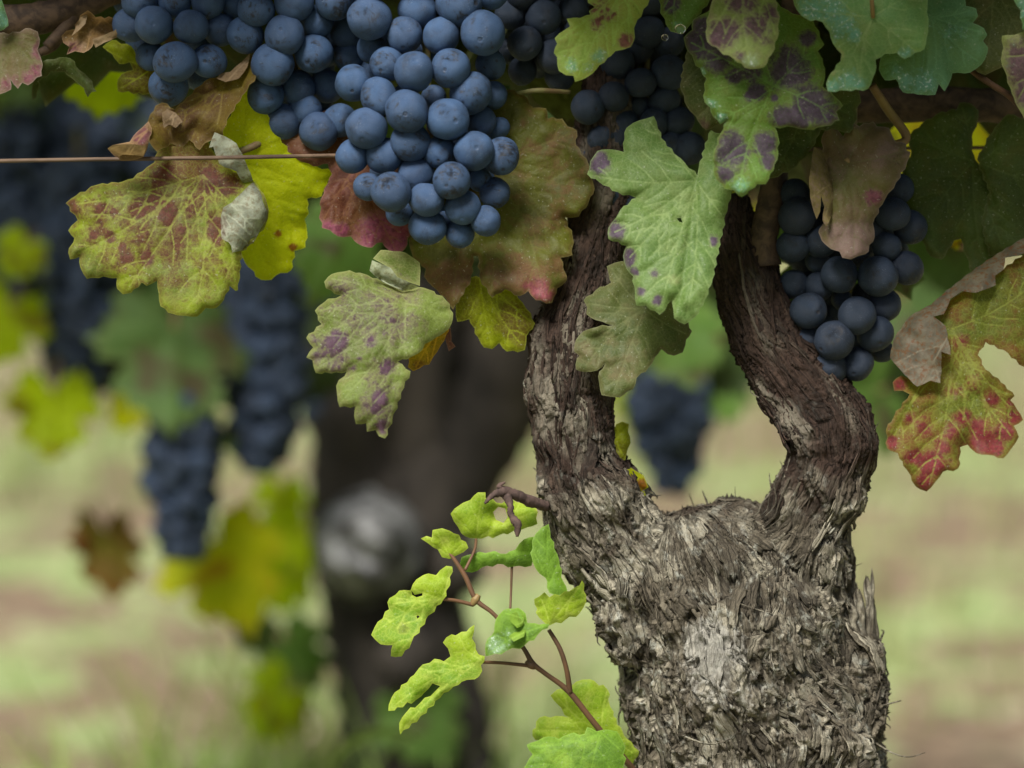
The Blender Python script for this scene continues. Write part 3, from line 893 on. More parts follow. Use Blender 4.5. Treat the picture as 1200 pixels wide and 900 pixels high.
def vein_lines(base, tips, rs, sec=True):
    """polylines for the main veins and their side veins"""
    A, B = [], []
    base = np.array(base, float)
    for tp in tips:
        tp = np.array(tp, float)
        L = np.linalg.norm(tp - base)
        dirn = (tp - base) / L
        nr = np.array([-dirn[1], dirn[0]])
        bow = rs.uniform(-0.06, 0.06) * L
        pl = [base + dirn * L * t + nr * bow * math.sin(math.pi * t) for t in np.linspace(0, 0.96, 9)]
        A += pl[:-1]; B += pl[1:]
        if not sec: continue
        k = int(L / 21)
        for q in range(1, k):
            t = (q + rs.uniform(-.2, .2)) / k
            p0 = base + dirn * L * t + nr * bow * math.sin(math.pi * t)
            for sgn in (-1, 1):
                if rs.random() < 0.25: continue
                an = rs.uniform(0.7, 0.95) * sgn
                d2 = dirn * math.cos(an) + nr * math.sin(an)
                l2 = L * 0.42 * (1 - t) ** 0.7 * rs.uniform(.7, 1.1) + 4
                p1 = p0 + d2 * l2 * .5; p2 = p1 + (d2 * .85 + dirn * .35) * l2 * .5
                A += [p0, p1]; B += [p1, p2]
    return np.array(A), np.array(B)


def triangulate(poly, spacing, extra, holes, rs):
    lo, hi = poly.min(0), poly.max(0)
    xs = np.arange(lo[0], hi[0], spacing); ys = np.arange(lo[1], hi[1], spacing * .87)
    g = np.array([(x + (spacing / 2 if j % 2 else 0), y) for j, y in enumerate(ys) for x in xs]) if len(xs) and len(ys) else np.zeros((0, 2))
    g = g + rs.uniform(-.15, .15, g.shape) * spacing
    n = len(poly)
    ed = [(i, (i + 1) % n) for i in range(n)]
    cand = g if extra is None or len(extra) == 0 else np.concatenate([g, extra])
    A, B = poly, np.roll(poly, -1, axis=0)
    cand = cand[inside(cand, poly)]
    if len(cand): cand = cand[seg_dist(cand, A, B) > spacing * .4]
    allp = [Vector((float(p[0]), float(p[1]))) for p in np.concatenate([poly, cand])]
    hs = []
    for hp in holes:
        b = len(allp)
        allp += [Vector(p) for p in hp]
        hs.append(np.array(hp))
        ed += [(b + i, b + (i + 1) % len(hp)) for i in range(len(hp))]
    res = delaunay_2d_cdt(allp, ed, [], 0, 1e-4)
    V = np.array([(v.x, v.y) for v in res[0]])
    F_ = np.array([list(f) for f in res[2] if len(f) == 3])
    c = V[F_].mean(1)
    k = inside(c, poly)
    for hp in hs: k &= ~inside(c, hp)
    F_ = F_[k]
    used, inv = np.unique(F_, return_inverse=True)
    return V[used], inv.reshape(F_.shape)


def spots(V, lst, pw=1.0):
    r = np.zeros(len(V))
    for s in lst:
        x, y, rad = s[:3]
        st = s[3] if len(s) > 3 else 1.0
        asp = s[4] if len(s) > 4 else 1.0
        d = np.sqrt((V[:, 0] - x) ** 2 + ((V[:, 1] - y) / asp) ** 2) / (rad * 1.45)
        r = np.maximum(r, st * np.clip(1 - d ** 1.5, 0, 1) ** pw)
    return r


LEAF_N = 0


def leaf(label, outline, d, mat, base, tips, tilt=(0, 0), cup=0.0, ruff=3.0, curl=2.0, puff=0.3, blotch=(), age=(), spray=(), holes=(), flaps=(), extra=(), petiole=None, pmat=None,
         flip=False, group="leaves on the vine", spacing=2.6, tooth=0.9, name="vine_leaf", crease=None):
    """a leaf traced at its own distance d (mm); flaps: (outline, fold line, lift mm) folded over towards the viewer"""
    global LEAF_N
    LEAF_N += 1
    rs = np.random.default_rng(100 + LEAF_N)
    o2 = []                                   # leaves that leave the frame go on above it to a rounded, lobed end
    for i, (a, b) in enumerate(zip(outline, list(outline[1:]) + [outline[0]])):
        o2.append(a)
        if a[1] < -8 and b[1] < -8 and abs(a[0] - b[0]) > 14:
            hh = min(60, abs(a[0] - b[0]) * .5)
            o2 += [(a[0] + (b[0] - a[0]) * t, a[1] + (b[1] - a[1]) * t - hh * math.sin(math.pi * t) ** .7 * (1 if k % 2 else .72)) for k, t in enumerate((.12, .25, .38, .5, .62, .75, .88))]
    out = teeth(o2, 5.6, tooth * 1.9, rs)
    A, B = vein_lines(base, tips, rs)
    ex = np.concatenate([A + (B - A) * t for t in np.linspace(0, 1, 4)])
    c0 = np.array(outline, float).mean(0)
    Rr = np.abs(np.array(outline) - c0).max()
    so = rs.uniform(0, 50)

    def depth(V, ve, edg):
        x, y = (V[:, 0] - c0[0]), (V[:, 1] - c0[1])
        z = d + tilt[0] * x / 100 + tilt[1] * y / 100 + cup * (x * x + y * y) / Rr ** 2
        ef = np.exp(-edg / 22)
        z = z + ruff * (fbm(V[:, 0] / 34 + so, V[:, 1] / 34, o=2, seed=LEAF_N) - .5) * (0.35 + 1.5 * ef)
        z = z + curl * np.exp(-edg / 6) * (0.4 + vnoise(V[:, 0] / 40, V[:, 1] / 40 + so, seed=3))
        z = z - puff * (1 - np.exp(-(ve / 6.0) ** 1.5)) + 0.25 * (fbm(V[:, 0] / 7, V[:, 1] / 7 + so, o=2, seed=7) - .5)
        if crease:
            a, b = np.array(crease[0], float), np.array(crease[1], float)
            z = z + crease[2] * np.exp(-seg_dist(V, [a], [b]) / crease[3])
        return z

    VV, FF, AT = [], [], {k: [] for k in ("vein", "edge", "blotch", "age", "spray")}
    nb = 0
    pieces = [(out, None, 0.0, flip, holes)]
    pieces += [(teeth(f[0], 7, tooth * .7, rs), np.array(f[1], float), f[2], not flip if (len(f) < 4 or f[3]) else flip, ()) for f in flaps]
    for poly, fold, lift, flp, hl in pieces:
        V, F_ = triangulate(poly, spacing, ex, hl, rs)
        ve = seg_dist(V, A, B) 
        edg = seg_dist(V, poly, np.roll(poly, -1, axis=0))
        for hp in hl:
            hp = np.array(hp, float); edg = np.minimum(edg, seg_dist(V, hp, np.roll(hp, -1, axis=0)))
        if fold is None:
            z = depth(V, ve, edg)
        else:
            fd = seg_dist(V, fold[:-1], fold[1:])
            # where the flap joins the blade it shares the blade's depth, then rolls over towards the viewer
            z = depth(V, ve * 0 + 3, np.full(len(V), 30.0)) + (curl * .9) * np.exp(-fd / 6) - lift * np.sqrt(np.clip(fd / (fd.max() + 1e-6), 0, 1)) + 1.5 * (fbm(V[:, 0] / 16, V[:, 1] / 16, o=2, seed=5) - .5)
        a_, b_, c_ = V[F_[:, 0]], V[F_[:, 1]], V[F_[:, 2]]
        cr = (b_ - a_)[:, 0] * (c_ - a_)[:, 1] - (b_ - a_)[:, 1] * (c_ - a_)[:, 0]
        bad = (cr > 0) == (not flp)           # image y runs down: keep the upper face towards the viewer unless flipped
        F_[bad] = F_[bad][:, ::-1]
        VV.append(PN(V[:, 0], V[:, 1], z)); FF.append(F_ + nb); nb += len(V)
        AT["vein"].append(ve); AT["edge"].append(edg); AT["blotch"].append(spots(V, blotch)); AT["age"].append(spots(V, age)); AT["spray"].append(spots(V, spray))
    for (poly,) in extra: pass
    W_ = np.concatenate(VV)
    root = empty(name, P(base[0], base[1], d))
    tag(root, label, "leaf", group)
    mesh_obj("blade", W_, np.concatenate(FF), mat, root, attrs={k: np.concatenate(v) for k, v in AT.items()})
    if petiole:
        cane("petiole", petiole, pmat or SHOOT, root, 8, 0.05)
    return root


GREEN = lin(96, 128, 58); OLIVE = lin(84, 92, 34); PURPLE = lin(86, 62, 84); GREY_UNDER = lin(150, 155, 132)
m_left = leaf_material("leaf_yellow_green", lin(122, 138, 26), lin(100, 112, 50), lin(104, 82, 48), lin(92, 46, 46), lin(160, 166, 150), vein=lin(146, 156, 72), trans=0.42, vstr=0.6, mott=1.3)
m_glow = leaf_material("leaf_bright_yellow", lin(176, 186, 10), lin(158, 172, 6), lin(140, 128, 20), lin(140, 80, 30), lin(150, 160, 40), trans=0.62, mott=0.35, vstr=0.25, vein=lin(190, 196, 40))
m_red = leaf_material("leaf_red_brown", lin(92, 62, 30), lin(80, 44, 34), lin(116, 84, 80), lin(122, 60, 82), lin(120, 96, 84), trans=0.25, tint=(1, .7, .3, 1))
m_mott = leaf_material("leaf_mottled_green", lin(112, 128, 62), lin(80, 94, 36), lin(118, 118, 76), lin(84, 54, 82), lin(168, 178, 150), vein=lin(142, 156, 100), trans=0.32, vstr=0.4, mott=1.7)
m_orange = leaf_material("leaf_orange", lin(170, 130, 20), lin(140, 120, 24), lin(110, 80, 30), lin(130, 70, 20), lin(150, 130, 60), trans=0.45)
m_olive = leaf_material("leaf_olive", lin(82, 86, 22), lin(66, 66, 24), lin(96, 70, 46), lin(126, 62, 74), lin(120, 116, 80), trans=0.22, mott=1.4, vstr=0.2)
m_olive2 = leaf_material("leaf_olive_bright", lin(130, 142, 14), lin(104, 104, 22), lin(92, 80, 26), lin(90, 70, 30), lin(118, 116, 30), trans=0.4, mott=0.8)
m_spring = leaf_material("leaf_green_stained", lin(128, 158, 72), lin(142, 160, 66), lin(150, 150, 80), lin(124, 66, 74), lin(160, 170, 130), trans=0.35, spray=lin(108, 160, 134))
m_purp = leaf_material("leaf_green_purple", lin(90, 124, 54), lin(84, 108, 34), lin(108, 110, 52), lin(74, 56, 80), lin(150, 160, 130), trans=0.3, spray=lin(112, 166, 142))
m_purp2 = leaf_material("leaf_pale_purple", lin(132, 148, 84), lin(118, 132, 66), lin(140, 128, 104), lin(104, 74, 92), lin(150, 160, 130), trans=0.3, spray=lin(150, 170, 140))
m_dark = leaf_material("leaf_dark_green", lin(62, 78, 30), lin(54, 66, 26), lin(78, 76, 38), lin(86, 60, 50), lin(96, 104, 70), trans=0.3, vstr=0.35)
m_green = leaf_material("leaf_mid_green", lin(88, 116, 60), lin(96, 122, 62), lin(122, 132, 84), lin(84, 62, 92), lin(150, 168, 130), vein=lin(142, 164, 106), trans=0.3, rough=0.45, mott=0.7, vstr=0.55)
m_dull = leaf_material("leaf_dull_green", lin(78, 86, 44), lin(64, 76, 34), lin(100, 92, 64), lin(96, 74, 70), lin(120, 124, 98), vein=lin(116, 122, 82), trans=0.25, vstr=0.35)
m_dry = leaf_material("leaf_withered", lin(98, 82, 58), lin(84, 84, 40), lin(118, 98, 90), lin(112, 62, 76), lin(112, 100, 62), vein=lin(96, 100, 60), trans=0.2, mott=1.4, vstr=0.4, rim=lin(150, 140, 130))
m_teal = leaf_material("leaf_sprayed_green", lin(106, 148, 88), lin(118, 150, 84), lin(150, 158, 104), lin(140, 130, 90), lin(170, 170, 130), vein=lin(156, 180, 120), trans=0.3, spray=lin(110, 172, 156), rough=0.42, mott=0.6)
m_teal2 = leaf_material("leaf_blue_green", lin(84, 124, 88), lin(96, 130, 80), lin(104, 130, 84), lin(100, 110, 90), lin(150, 160, 130), trans=0.28, spray=lin(108, 158, 148), mott=0.6)
m_auto = leaf_material("leaf_autumn_red", lin(88, 98, 30), lin(112, 102, 34), lin(104, 68, 36), lin(116, 36, 50), lin(112, 106, 90), vein=lin(140, 150, 66), trans=0.35, mott=2.0, vstr=0.6)
m_tan = leaf_material("leaf_dry_tan", lin(122, 98, 62), lin(98, 76, 40), lin(132, 110, 90), lin(100, 56, 66), lin(150, 130, 100), trans=0.25, tint=(1, .85, .4, 1))
m_crisp = leaf_material("leaf_crumpled", lin(104, 92, 30), lin(96, 76, 40), lin(88, 66, 44), lin(104, 60, 66), lin(136, 116, 88), trans=0.3)
m_young = leaf_material("leaf_young_lime", lin(142, 168, 40), lin(104, 140, 34), lin(168, 178, 84), lin(120, 140, 50), lin(150, 180, 60), vein=lin(186, 204, 96), trans=0.36, mott=0.9, vstr=0.45, rim=lin(170, 190, 60))
m_young2 = leaf_material("leaf_young_green", lin(104, 140, 40), lin(84, 118, 44), lin(130, 160, 60), lin(90, 110, 50), lin(128, 160, 60), trans=0.35, mott=0.5, spray=lin(150, 180, 150))

# left side -------------------------------------------------------------------------------------
leaf("mottled yellow green leaf with red stains and folded grey edge below the wire",
     [(77, 238), (88, 230), (112, 217), (144, 212.6), (156, 209), (172, 196), (181, 190), (186, 170), (205, 160), (240, 162), (252, 180), (262, 194), (280, 203), (296, 211), (309, 227), (315, 247), (312, 262), (300, 280), (283, 295), (281, 318), (279, 340), (276, 341), (269, 335), (262, 352), (253, 361),
      (241, 361), (231, 371), (216, 370), (203, 368), (188, 359), (186, 344), (184, 329), (172, 335), (166, 331), (154, 343), (144, 345), (137, 338), (137, 326), (121, 324), (102, 327), (94, 313), (93, 301), (82, 304), (80, 296), (87, 279), (80, 270), (91, 258), (88, 252)],
     2, m_left, (238, 205), [(84, 240), (86, 300), (148, 340), (228, 366), (276, 335), (300, 270)], tilt=(0, -8), cup=2, ruff=5, curl=3,
     blotch=[(162, 244, 12), (183, 237, 12), (195, 252, 14), (244, 211, 14), (267, 216, 13), (129, 278, 7), (149, 300, 9), (172, 303, 9), (254, 267, 12, 1, 1.6), (119, 244, 7), (83, 243, 10), (134, 250, 6), (190, 206, 13), (143, 290, 6), (110, 275, 5), (212, 268, 8, .7), (190, 262, 60, .36), (128, 262, 42, .34), (230, 300, 40, .25)],
     age=[(215, 185, 40, .9), (190, 205, 20, .5), (250, 215, 30, .6)],
     flaps=[([(282, 227), (272, 237), (262, 243), (259, 252), (260, 280), (268, 284), (271, 288), (272, 296), (285, 293), (297, 283), (305, 269), (312, 258), (315, 246), (309, 228), (297, 213)], [(297, 212), (309, 227), (315, 247), (312, 261), (303, 273), (285, 294)], 7),
            ([(251.6, 155), (245, 173), (250, 172), (257, 192), (277, 201), (286, 216), (297, 213), (287, 188), (277, 168), (264, 160)], [(297, 213), (286, 216)], 12)])
leaf("bright yellow leaf glowing behind the wire, left of the largest bunch",
     [(272, 130), (268, 108), (280, 92), (300, 100), (312, 132), (323, 157), (343, 181), (367, 195), (389, 201), (377, 230), (360, 233), (362, 250), (357, 257), (360, 272), (358, 290), (345, 294), (341, 317), (323, 323), (318, 328), (306, 328), (291, 313), (284, 301), (270, 290), (262, 230), (256, 170)],
     22, m_glow, (278, 180), [(312, 325), (357, 285), (386, 203), (285, 100), (268, 280)], tilt=(2, 6), ruff=4, blotch=[(326, 274, 4), (343, 290, 4)], petiole=[(280, 178, 18, 4), (300, 170, 18, 4.5), (322, 157, 30, 4.5), (340, 140, 46, 4.5)], pmat=STALK)
leaf("dark red brown leaf with a pink lobe, left below the largest bunch",
     [(330, 130), (323, 158), (335, 172), (347, 186), (367, 195), (384, 192), (389, 204), (376, 233), (375, 250), (377, 267), (387, 270), (396, 277), (411, 277), (420, 286), (431, 290), (448, 284), (456, 294), (465, 299), (475, 291), (482, 267), (480, 215), (440, 160), (390, 130)],
     18, m_red, (420, 190), [(378, 260), (398, 275), (432, 288), (466, 297), (350, 184)], tilt=(0, -5), ruff=7, blotch=[(440, 275, 20), (462, 285, 18), (384, 268, 8), (400, 272, 8)], age=[(395, 270, 14, .6)])
leaf("curled green leaf with purple spots hanging alone under the largest bunch",
     [(380, 330), (389, 321), (404, 318), (422, 319.5), (437, 326), (455, 332), (472, 341), (490, 336), (502, 339), (522, 351), (531, 367), (529, 380), (522, 389), (510, 396), (498, 403), (495, 410), (482, 418), (466, 424), (481, 435), (470, 460), (460, 490), (451, 514), (444, 511), (440, 504), (430, 506), (429, 496),
      (417, 497), (415, 487), (416, 476), (398, 477), (395, 462), (394, 452), (406, 436), (370, 437), (366, 422), (359, 419), (367, 407), (359, 396), (377, 380), (369, 364), (380, 354), (400, 346), (382, 338)],
     -16, m_mott, (475, 356), [(361, 397), (369, 434), (449, 510), (385, 326), (528, 370), (372, 364), (397, 474)], tilt=(2, -9), cup=3, ruff=5, curl=3,
     blotch=[(395, 400, 13, 1.1), (434, 401, 7, .9), (454, 430, 8), (446, 466, 9), (441, 480, 6), (449, 500, 9), (371, 420, 9, .75), (368, 398, 6, .6), (421, 420, 4, .6), (414, 430, 4, .6), (450, 391, 4, .7), (440, 372, 45, .26), (382, 415, 26, .4), (452, 470, 28, .32), (405, 350, 25, .22)], age=[(470, 350, 25, .55), (397, 462, 8, .6)],
     flaps=[([(436, 305), (433, 317), (445, 328), (461, 336), (475, 341), (491, 336), (480, 331), (466, 325), (458, 314), (449, 310)], [(445, 327), (475, 341), (490, 336)], 5),
            ([(437, 303), (446, 293), (475, 296), (492, 308), (492, 335), (480, 331), (466, 325), (457, 314), (448, 309)], [(466, 325), (480, 331), (492, 335)], -9, False)], crease=((475, 356), (452, 500), 1.2, 6))
leaf("small orange yellow leaf poking out behind the curled spotted leaf", [(478, 430), (484, 435), (497, 428), (503, 427), (508, 418), (517, 404), (526, 388), (524, 376), (505, 370), (485, 390)], 0, m_orange, (515, 385), [(486, 432), (505, 424)], ruff=3, tooth=.6,
     age=[(490, 428, 8)])
leaf("small pinkish dry leaf tip beside the orange leaf", [(521, 386), (528, 384), (529, 400), (534, 406), (528, 410), (526, 412), (523, 402)], 4, m_red, (525, 384), [(527, 408)], ruff=2, puff=.5, tooth=.5)
leaf("large olive leaf with brown toothed hem behind the largest bunch",
     [(560, 104), (584, 108), (597, 105), (615, 112), (625, 126), (640, 127), (642, 139), (659, 139), (665, 148), (676, 153), (675, 170), (690, 193), (692, 206), (697, 221), (690, 237), (678, 254), (662, 255), (671, 277), (671, 299), (657, 302), (664, 329), (653, 338), (647, 355), (628, 352), (619, 341), (609, 347),
      (592, 339), (577, 349), (563, 328), (560, 300), (555, 300), (552, 328), (531, 363), (522, 349), (507, 336), (497, 324), (499, 315), (483, 299), (479, 283), (486, 220), (520, 130)],
     15, m_olive, (572, 190), [(690, 220), (672, 295), (640, 352), (575, 345), (531, 358), (490, 300), (672, 155), (605, 110)], tilt=(-4, -5), ruff=7, curl=3,
     blotch=[(632, 342, 13), (646, 345, 8, .8), (620, 335, 6, .5)], age=[(600, 325, 45, .75, .6), (525, 330, 40, .8, .8), (650, 310, 20, .5), (610, 230, 30, .3), (648, 195, 40, .42), (600, 150, 30, .36), (660, 250, 24, .45)])
leaf("yellow green leaf hanging under the olive leaf's hem",
     [(534, 362), (540, 340), (552, 325), (575, 325), (600, 335), (607, 349), (617, 362), (627, 379), (617, 394), (615, 410), (594, 412), (585, 402), (577, 409), (567, 407), (560, 395), (550, 374), (536, 377)],
     20, m_olive2, (562, 322), [(576, 405), (612, 405), (624, 378)], tilt=(0, 3), ruff=3, age=[(605, 375, 28, .8)], crease=((562, 335), (586, 402), 2.5, 5))
# top left --------------------------------------------------------------------------------------
leaf("brownish purple toothed leaf at the left edge below the top cane", [(-14, 36), (10, 40), (35, 33), (44, 37), (47, 47), (44, 58), (48, 68), (49, 89), (43, 91), (33, 100), (26, 97), (21, 104), (12, 93), (13, 105), (1, 110), (-16, 112)],
     14, m_dry, (5, 30), [(24, 100), (46, 85), (44, 45), (0, 106)], tilt=(0, -6), blotch=[(46, 60, 8), (10, 98, 10, .7), (36, 92, 8, .7), (44, 82, 6)])
leaf("pale green leaf edge in the upper left corner", [(-14, -12), (0, -5), (4, 5), (7, 15), (10, 30), (4, 35), (-14, 34)], 6, m_teal2, (-10, 0), [(6, 30)], spray=[(4, 22, 12)], puff=.6)
leaf("dark olive leaf with sharp teeth hanging beside the purple toothed leaf", [(50, 72), (70, 67), (82, 68), (93, 82), (105, 92), (113, 107), (107, 108), (103, 114), (98, 103), (86, 93), (75, 84), (60, 84), (46, 95), (43, 114), (38, 118), (37, 104), (42, 88)], 20, m_dark, (75, 68), [(110, 108), (40, 112)], ruff=4)
leaf("dry tan curled leaf beside the top left grapes", [(72, 42), (78, 36), (88, 34), (94, 18), (103, 12), (112, 20), (140, 22), (146, 38), (134, 45), (126, 38), (112, 46), (108, 55), (98, 62), (88, 60), (78, 64), (81, 55), (74, 50)], 12, m_tan, (120, 22), [(78, 60), (140, 38), (100, 18)],
     tilt=(4, 0), ruff=10, curl=-4, age=[(90, 55, 14, .6)], blotch=[(86, 58, 8, .7)], flaps=[([(84, 42), (88, 34), (94, 20), (103, 16), (100, 28), (92, 36)], [(88, 34), (103, 16)], 5), ([(108, 46), (120, 42), (134, 36), (140, 30), (136, 44), (122, 50), (112, 56)], [(108, 52), (136, 44)], 6)])
leaf("olive yellow lobed leaf under the top left bunch", [(120, 55), (131, 47), (154, 54), (161, 68), (180, 77), (190, 95), (175, 110), (138, 107), (138, 93), (142, 87), (156, 82), (152, 73), (140, 75), (131, 63)], 26, m_olive2, (178, 80), [(122, 56), (140, 104), (155, 60)], age=[(165, 98, 25, 1), (140, 56, 10, .5)])
leaf("crumpled brown yellow leaf under the top left bunch, above the wire",
     [(174, 140), (182, 124), (190, 120), (205, 128), (225, 110), (240, 95), (258, 88), (270, 90), (282, 76), (293, 62), (300, 90), (284, 112), (266, 140), (258, 165), (249, 164), (240, 168), (234, 176), (222, 164), (215, 172), (200, 168), (184, 178), (174, 165)], 8, m_crisp, (262, 100), [(178, 150), (222, 170), (250, 165), (290, 70), (190, 125)],
     ruff=16, curl=-3, age=[(215, 140, 25, .8), (250, 110, 25, .6), (190, 130, 12, .8)], tilt=(3, -6), flaps=[([(254, 92), (264, 96), (280, 92), (290, 78), (293, 62), (284, 72), (270, 84), (258, 86)], [(258, 88), (284, 74)], 6), ([(196, 128), (206, 132), (214, 142), (206, 150), (198, 146), (192, 150), (190, 132)], [(196, 128), (190, 132)], 6)])
leaf("small rolled pinkish brown dry leaf resting on the wire", [(126, 174), (132, 170), (142, 168), (152, 166), (160, 155), (168, 148), (174, 142), (178, 150), (174, 168), (172, 176), (168, 184), (154, 188), (140, 188), (133, 182)], -5, m_tan, (176, 150), [(128, 175), (150, 184)], ruff=6, curl=4, tooth=.5,
     blotch=[(165, 158, 10, 1.2)], flaps=[([(126, 174), (132, 170), (150, 169), (172, 171), (168, 183), (154, 182), (140, 183), (131, 179)], [(132, 182), (168, 184)], 7)])

# top centre -----------------------------------------------------------------------------------
leaf("light green leaf with a red stain pointing down left at the top",
     [(775, -30), (761, 0), (747, 23), (743, 33), (744, 44), (739, 55), (731, 58), (721, 60), (712, 68), (699, 81), (687, 91), (674, 96), (672, 89), (663, 88), (655, 83), (653, 67), (649, 62), (653, 51), (650, 45), (659, 37), (668, 31), (664, 22), (680, 21), (692, 17), (690, 13), (697, 8), (689, 3), (692, -30)],
     -20, m_spring, (740, -26), [(660, 80), (652, 48), (676, 93), (738, 52), (668, 24)], tilt=(3, -8), ruff=4, blotch=[(711, 17, 7, 1.2), (699, 28, 8, .7), (695, 8, 6, .7), (735, 48, 8, 1.1), (705, 3, 8, .5)], age=[(705, 15, 22, .5), (668, 40, 8, .4)], spray=[(671, 77, 9), (688, 80, 9, .8), (702, 66, 9, .8)])
leaf("small green leaf carrying a water drop beside the pale purple leaf", [(770, -30), (774, 10), (780, 28), (786, 37), (800, 39), (808, 30), (816, 20), (832, 0), (838, -30)], -6, m_purp, (800, -40), [(790, 36), (776, 12)], blotch=[(787, 6, 9)], tilt=(0, -5), spray=[(795, 30, 8, .6)])
leaf("green leaf with large purple stains, stalk side up, at the top centre",
     [(829, 14), (820, 18), (812, 23), (811, 35), (801, 44), (803, 53), (813, 71), (828, 92), (824, 112), (833, 131), (844, 146), (852, 141), (844, 157), (836, 181), (837, 205), (849, 221), (860, 223), (869, 231), (887, 216), (897, 216), (911, 187), (912, 160), (908, 149), (929, 149), (945, 152), (967, 148), (984, 141), (980, 131),
      (988, 124), (977, 112), (964, 101), (967, 88), (964, 69), (958, 60), (966, 52), (961, 44), (953, 24), (940, 18), (929, 16), (915, 8), (895, -10), (850, -10)],
     -22, m_purp, (907, 101), [(806, 48), (840, 140), (866, 226), (982, 138), (958, 56), (880, 0)], tilt=(0, -10), cup=2, ruff=6, curl=3,
     blotch=[(818, 53, 17), (808, 42, 10), (840, 70, 14), (924, 80, 22), (953, 125, 22), (975, 138, 14), (935, 138, 16), (916, 136, 12), (887, 107, 9), (878, 112, 6), (857, 178, 17, 1, 1.3), (849, 203, 10), (897, 168, 13), (901, 190, 9), (945, 45, 9), (881, 85, 11), (862, 88, 9), (820, 29, 10), (908, 115, 4)],
     spray=[(830, 125, 12, .8), (845, 140, 8), (868, 222, 14, .7), (822, 85, 6)], age=[(935, 50, 28, .4)])
leaf("pale leaf with faded purple patches folded over the stained leaf's top",
     [(831, 16), (827, 37), (829, 49), (844, 60), (860, 69), (879, 81), (895, 79), (904, 64), (911, 45), (913, 24), (909, 0), (906, -30), (842, -30), (835, 0)], -34, m_purp2, (872, -40), [(879, 78), (831, 42), (909, 44)], tilt=(0, -10), cup=3, ruff=4,
     blotch=[(850, 38, 15, .9), (884, 29, 15, .8), (871, 2, 15, .9), (905, 16, 10, .8), (840, 48, 8, .7), (900, 48, 7, .5), (866, 65, 5, .6)], spray=[(880, 74, 12, .8)], age=[(835, 20, 10, .5)])
leaf("dull green leaf edge left behind the purple stained leaf", [(805, 60), (797, 99), (805, 125), (815, 136), (823, 149), (828, 153), (840, 147), (860, 130), (850, 70)], -4, m_dull, (845, 60), [(826, 150), (799, 100)], blotch=[(826, 147, 6, .8)])
leaf("dark green leaf under the purple stained leaf, above the right arm", [(895, 208), (905, 209), (929, 198), (951, 174), (962, 152), (980, 152), (995, 156), (1004, 140), (1003, 128), (1009, 120), (1006, 105), (985, 100), (930, 115), (895, 150)], 4, m_dark, (945, 120), [(906, 206), (1003, 138), (950, 172)], tilt=(-4, -4))
leaf("large smooth green leaf with purple tipped lobes between the two arms",
     [(766, 136), (757, 139), (742, 144), (734, 150), (730, 168), (731, 178), (715, 175), (700, 177), (695, 184), (688, 204), (703, 214), (724, 225), (745, 232), (727, 246), (722, 255), (713, 267), (713, 280), (734, 288), (730, 300), (734, 315), (742, 324), (744, 342), (746, 358), (757, 358), (773, 369), (787, 352),
      (789, 362), (790, 373), (802, 380), (814, 372), (826, 351), (835, 327), (842, 291), (850, 252), (857, 225), (862, 190), (850, 160), (833, 152), (826, 174), (819, 196), (817, 206), (802, 190), (790, 180), (775, 162)],
     -14, m_green, (816, 212), [(692, 205), (716, 274), (773, 366), (803, 377), (760, 140), (846, 252), (735, 305)], tilt=(0, -10), ruff=5, curl=3, puff=0.35,
     blotch=[(702, 190, 11, 1, 1.2), (722, 272, 9), (716, 262, 6), (736, 303, 7, 1, 1.4), (744, 318, 5), (751, 342, 5), (771, 351, 6), (836, 282, 5, .8), (766, 320, 5, .5)], holes=[[(793, 256), (798, 255), (800, 261), (796, 260)]], crease=((816, 212), (797, 352), 2.0, 5), age=[(790, 330, 10, .5)])
leaf("dull grey green lobed leaf below the large smooth leaf",
     [(711, 312), (720, 308), (728, 306), (745, 310), (770, 330), (792, 350), (802, 372), (811, 388), (804, 398), (800, 413), (790, 417), (782, 415), (775, 409), (768, 418), (760, 431), (746, 443), (742, 456), (735, 459), (726, 466), (716, 465), (705, 463), (702, 448), (701, 441), (709, 426), (700, 434), (686, 436), (675, 433),
      (676, 420), (679, 417), (673, 412), (675, 398), (684, 388), (700, 383), (718, 381), (706, 377), (698, 375), (687, 368), (688, 360), (684, 352), (698, 340), (716, 331), (713, 320)],
     4, m_dull, (755, 362), [(687, 355), (677, 408), (718, 463), (806, 392), (716, 312), (685, 430)], tilt=(0, -8), ruff=6, curl=2, age=[(730, 420, 30, .55), (685, 410, 14, .7), (700, 425, 12, .6)])

# top right ------------------------------------------------------------------------------------
leaf("bright blue green leaf with white spray residue at the top right",
     [(929, -2), (934, 12), (943, 21), (964, 26), (972, 37), (976, 51), (986, 63), (985, 72), (974, 85), (968, 98), (970, 107), (992, 106), (1017, 104), (1023, 91), (1027, 79), (1026, 70), (1037, 63), (1051, 62), (1060, 69), (1072, 62), (1083, 58), (1086, 44), (1088, 28), (1086, 14), (1087, 2), (1084, -30), (932, -30)],
     -26, m_teal, (1023, 20), [(972, 104), (1075, 62), (935, 10), (1084, -10), (1008, 100)], tilt=(0, -10), ruff=4, curl=2,
     spray=[(950, 12, 18), (975, 10, 20, .8), (985, 30, 18, .9), (1000, 42, 10), (995, 95, 14), (975, 101, 10), (1062, 64, 10, .9), (1005, 100, 12, .8)], age=[(982, 66, 8, 1), (976, 84, 5, .8), (1040, 55, 14, .35)], petiole=[(1023, 20, -24, 2.6), (1022, 5, -28, 2.6), (1020, -30, -30, 2.6)])
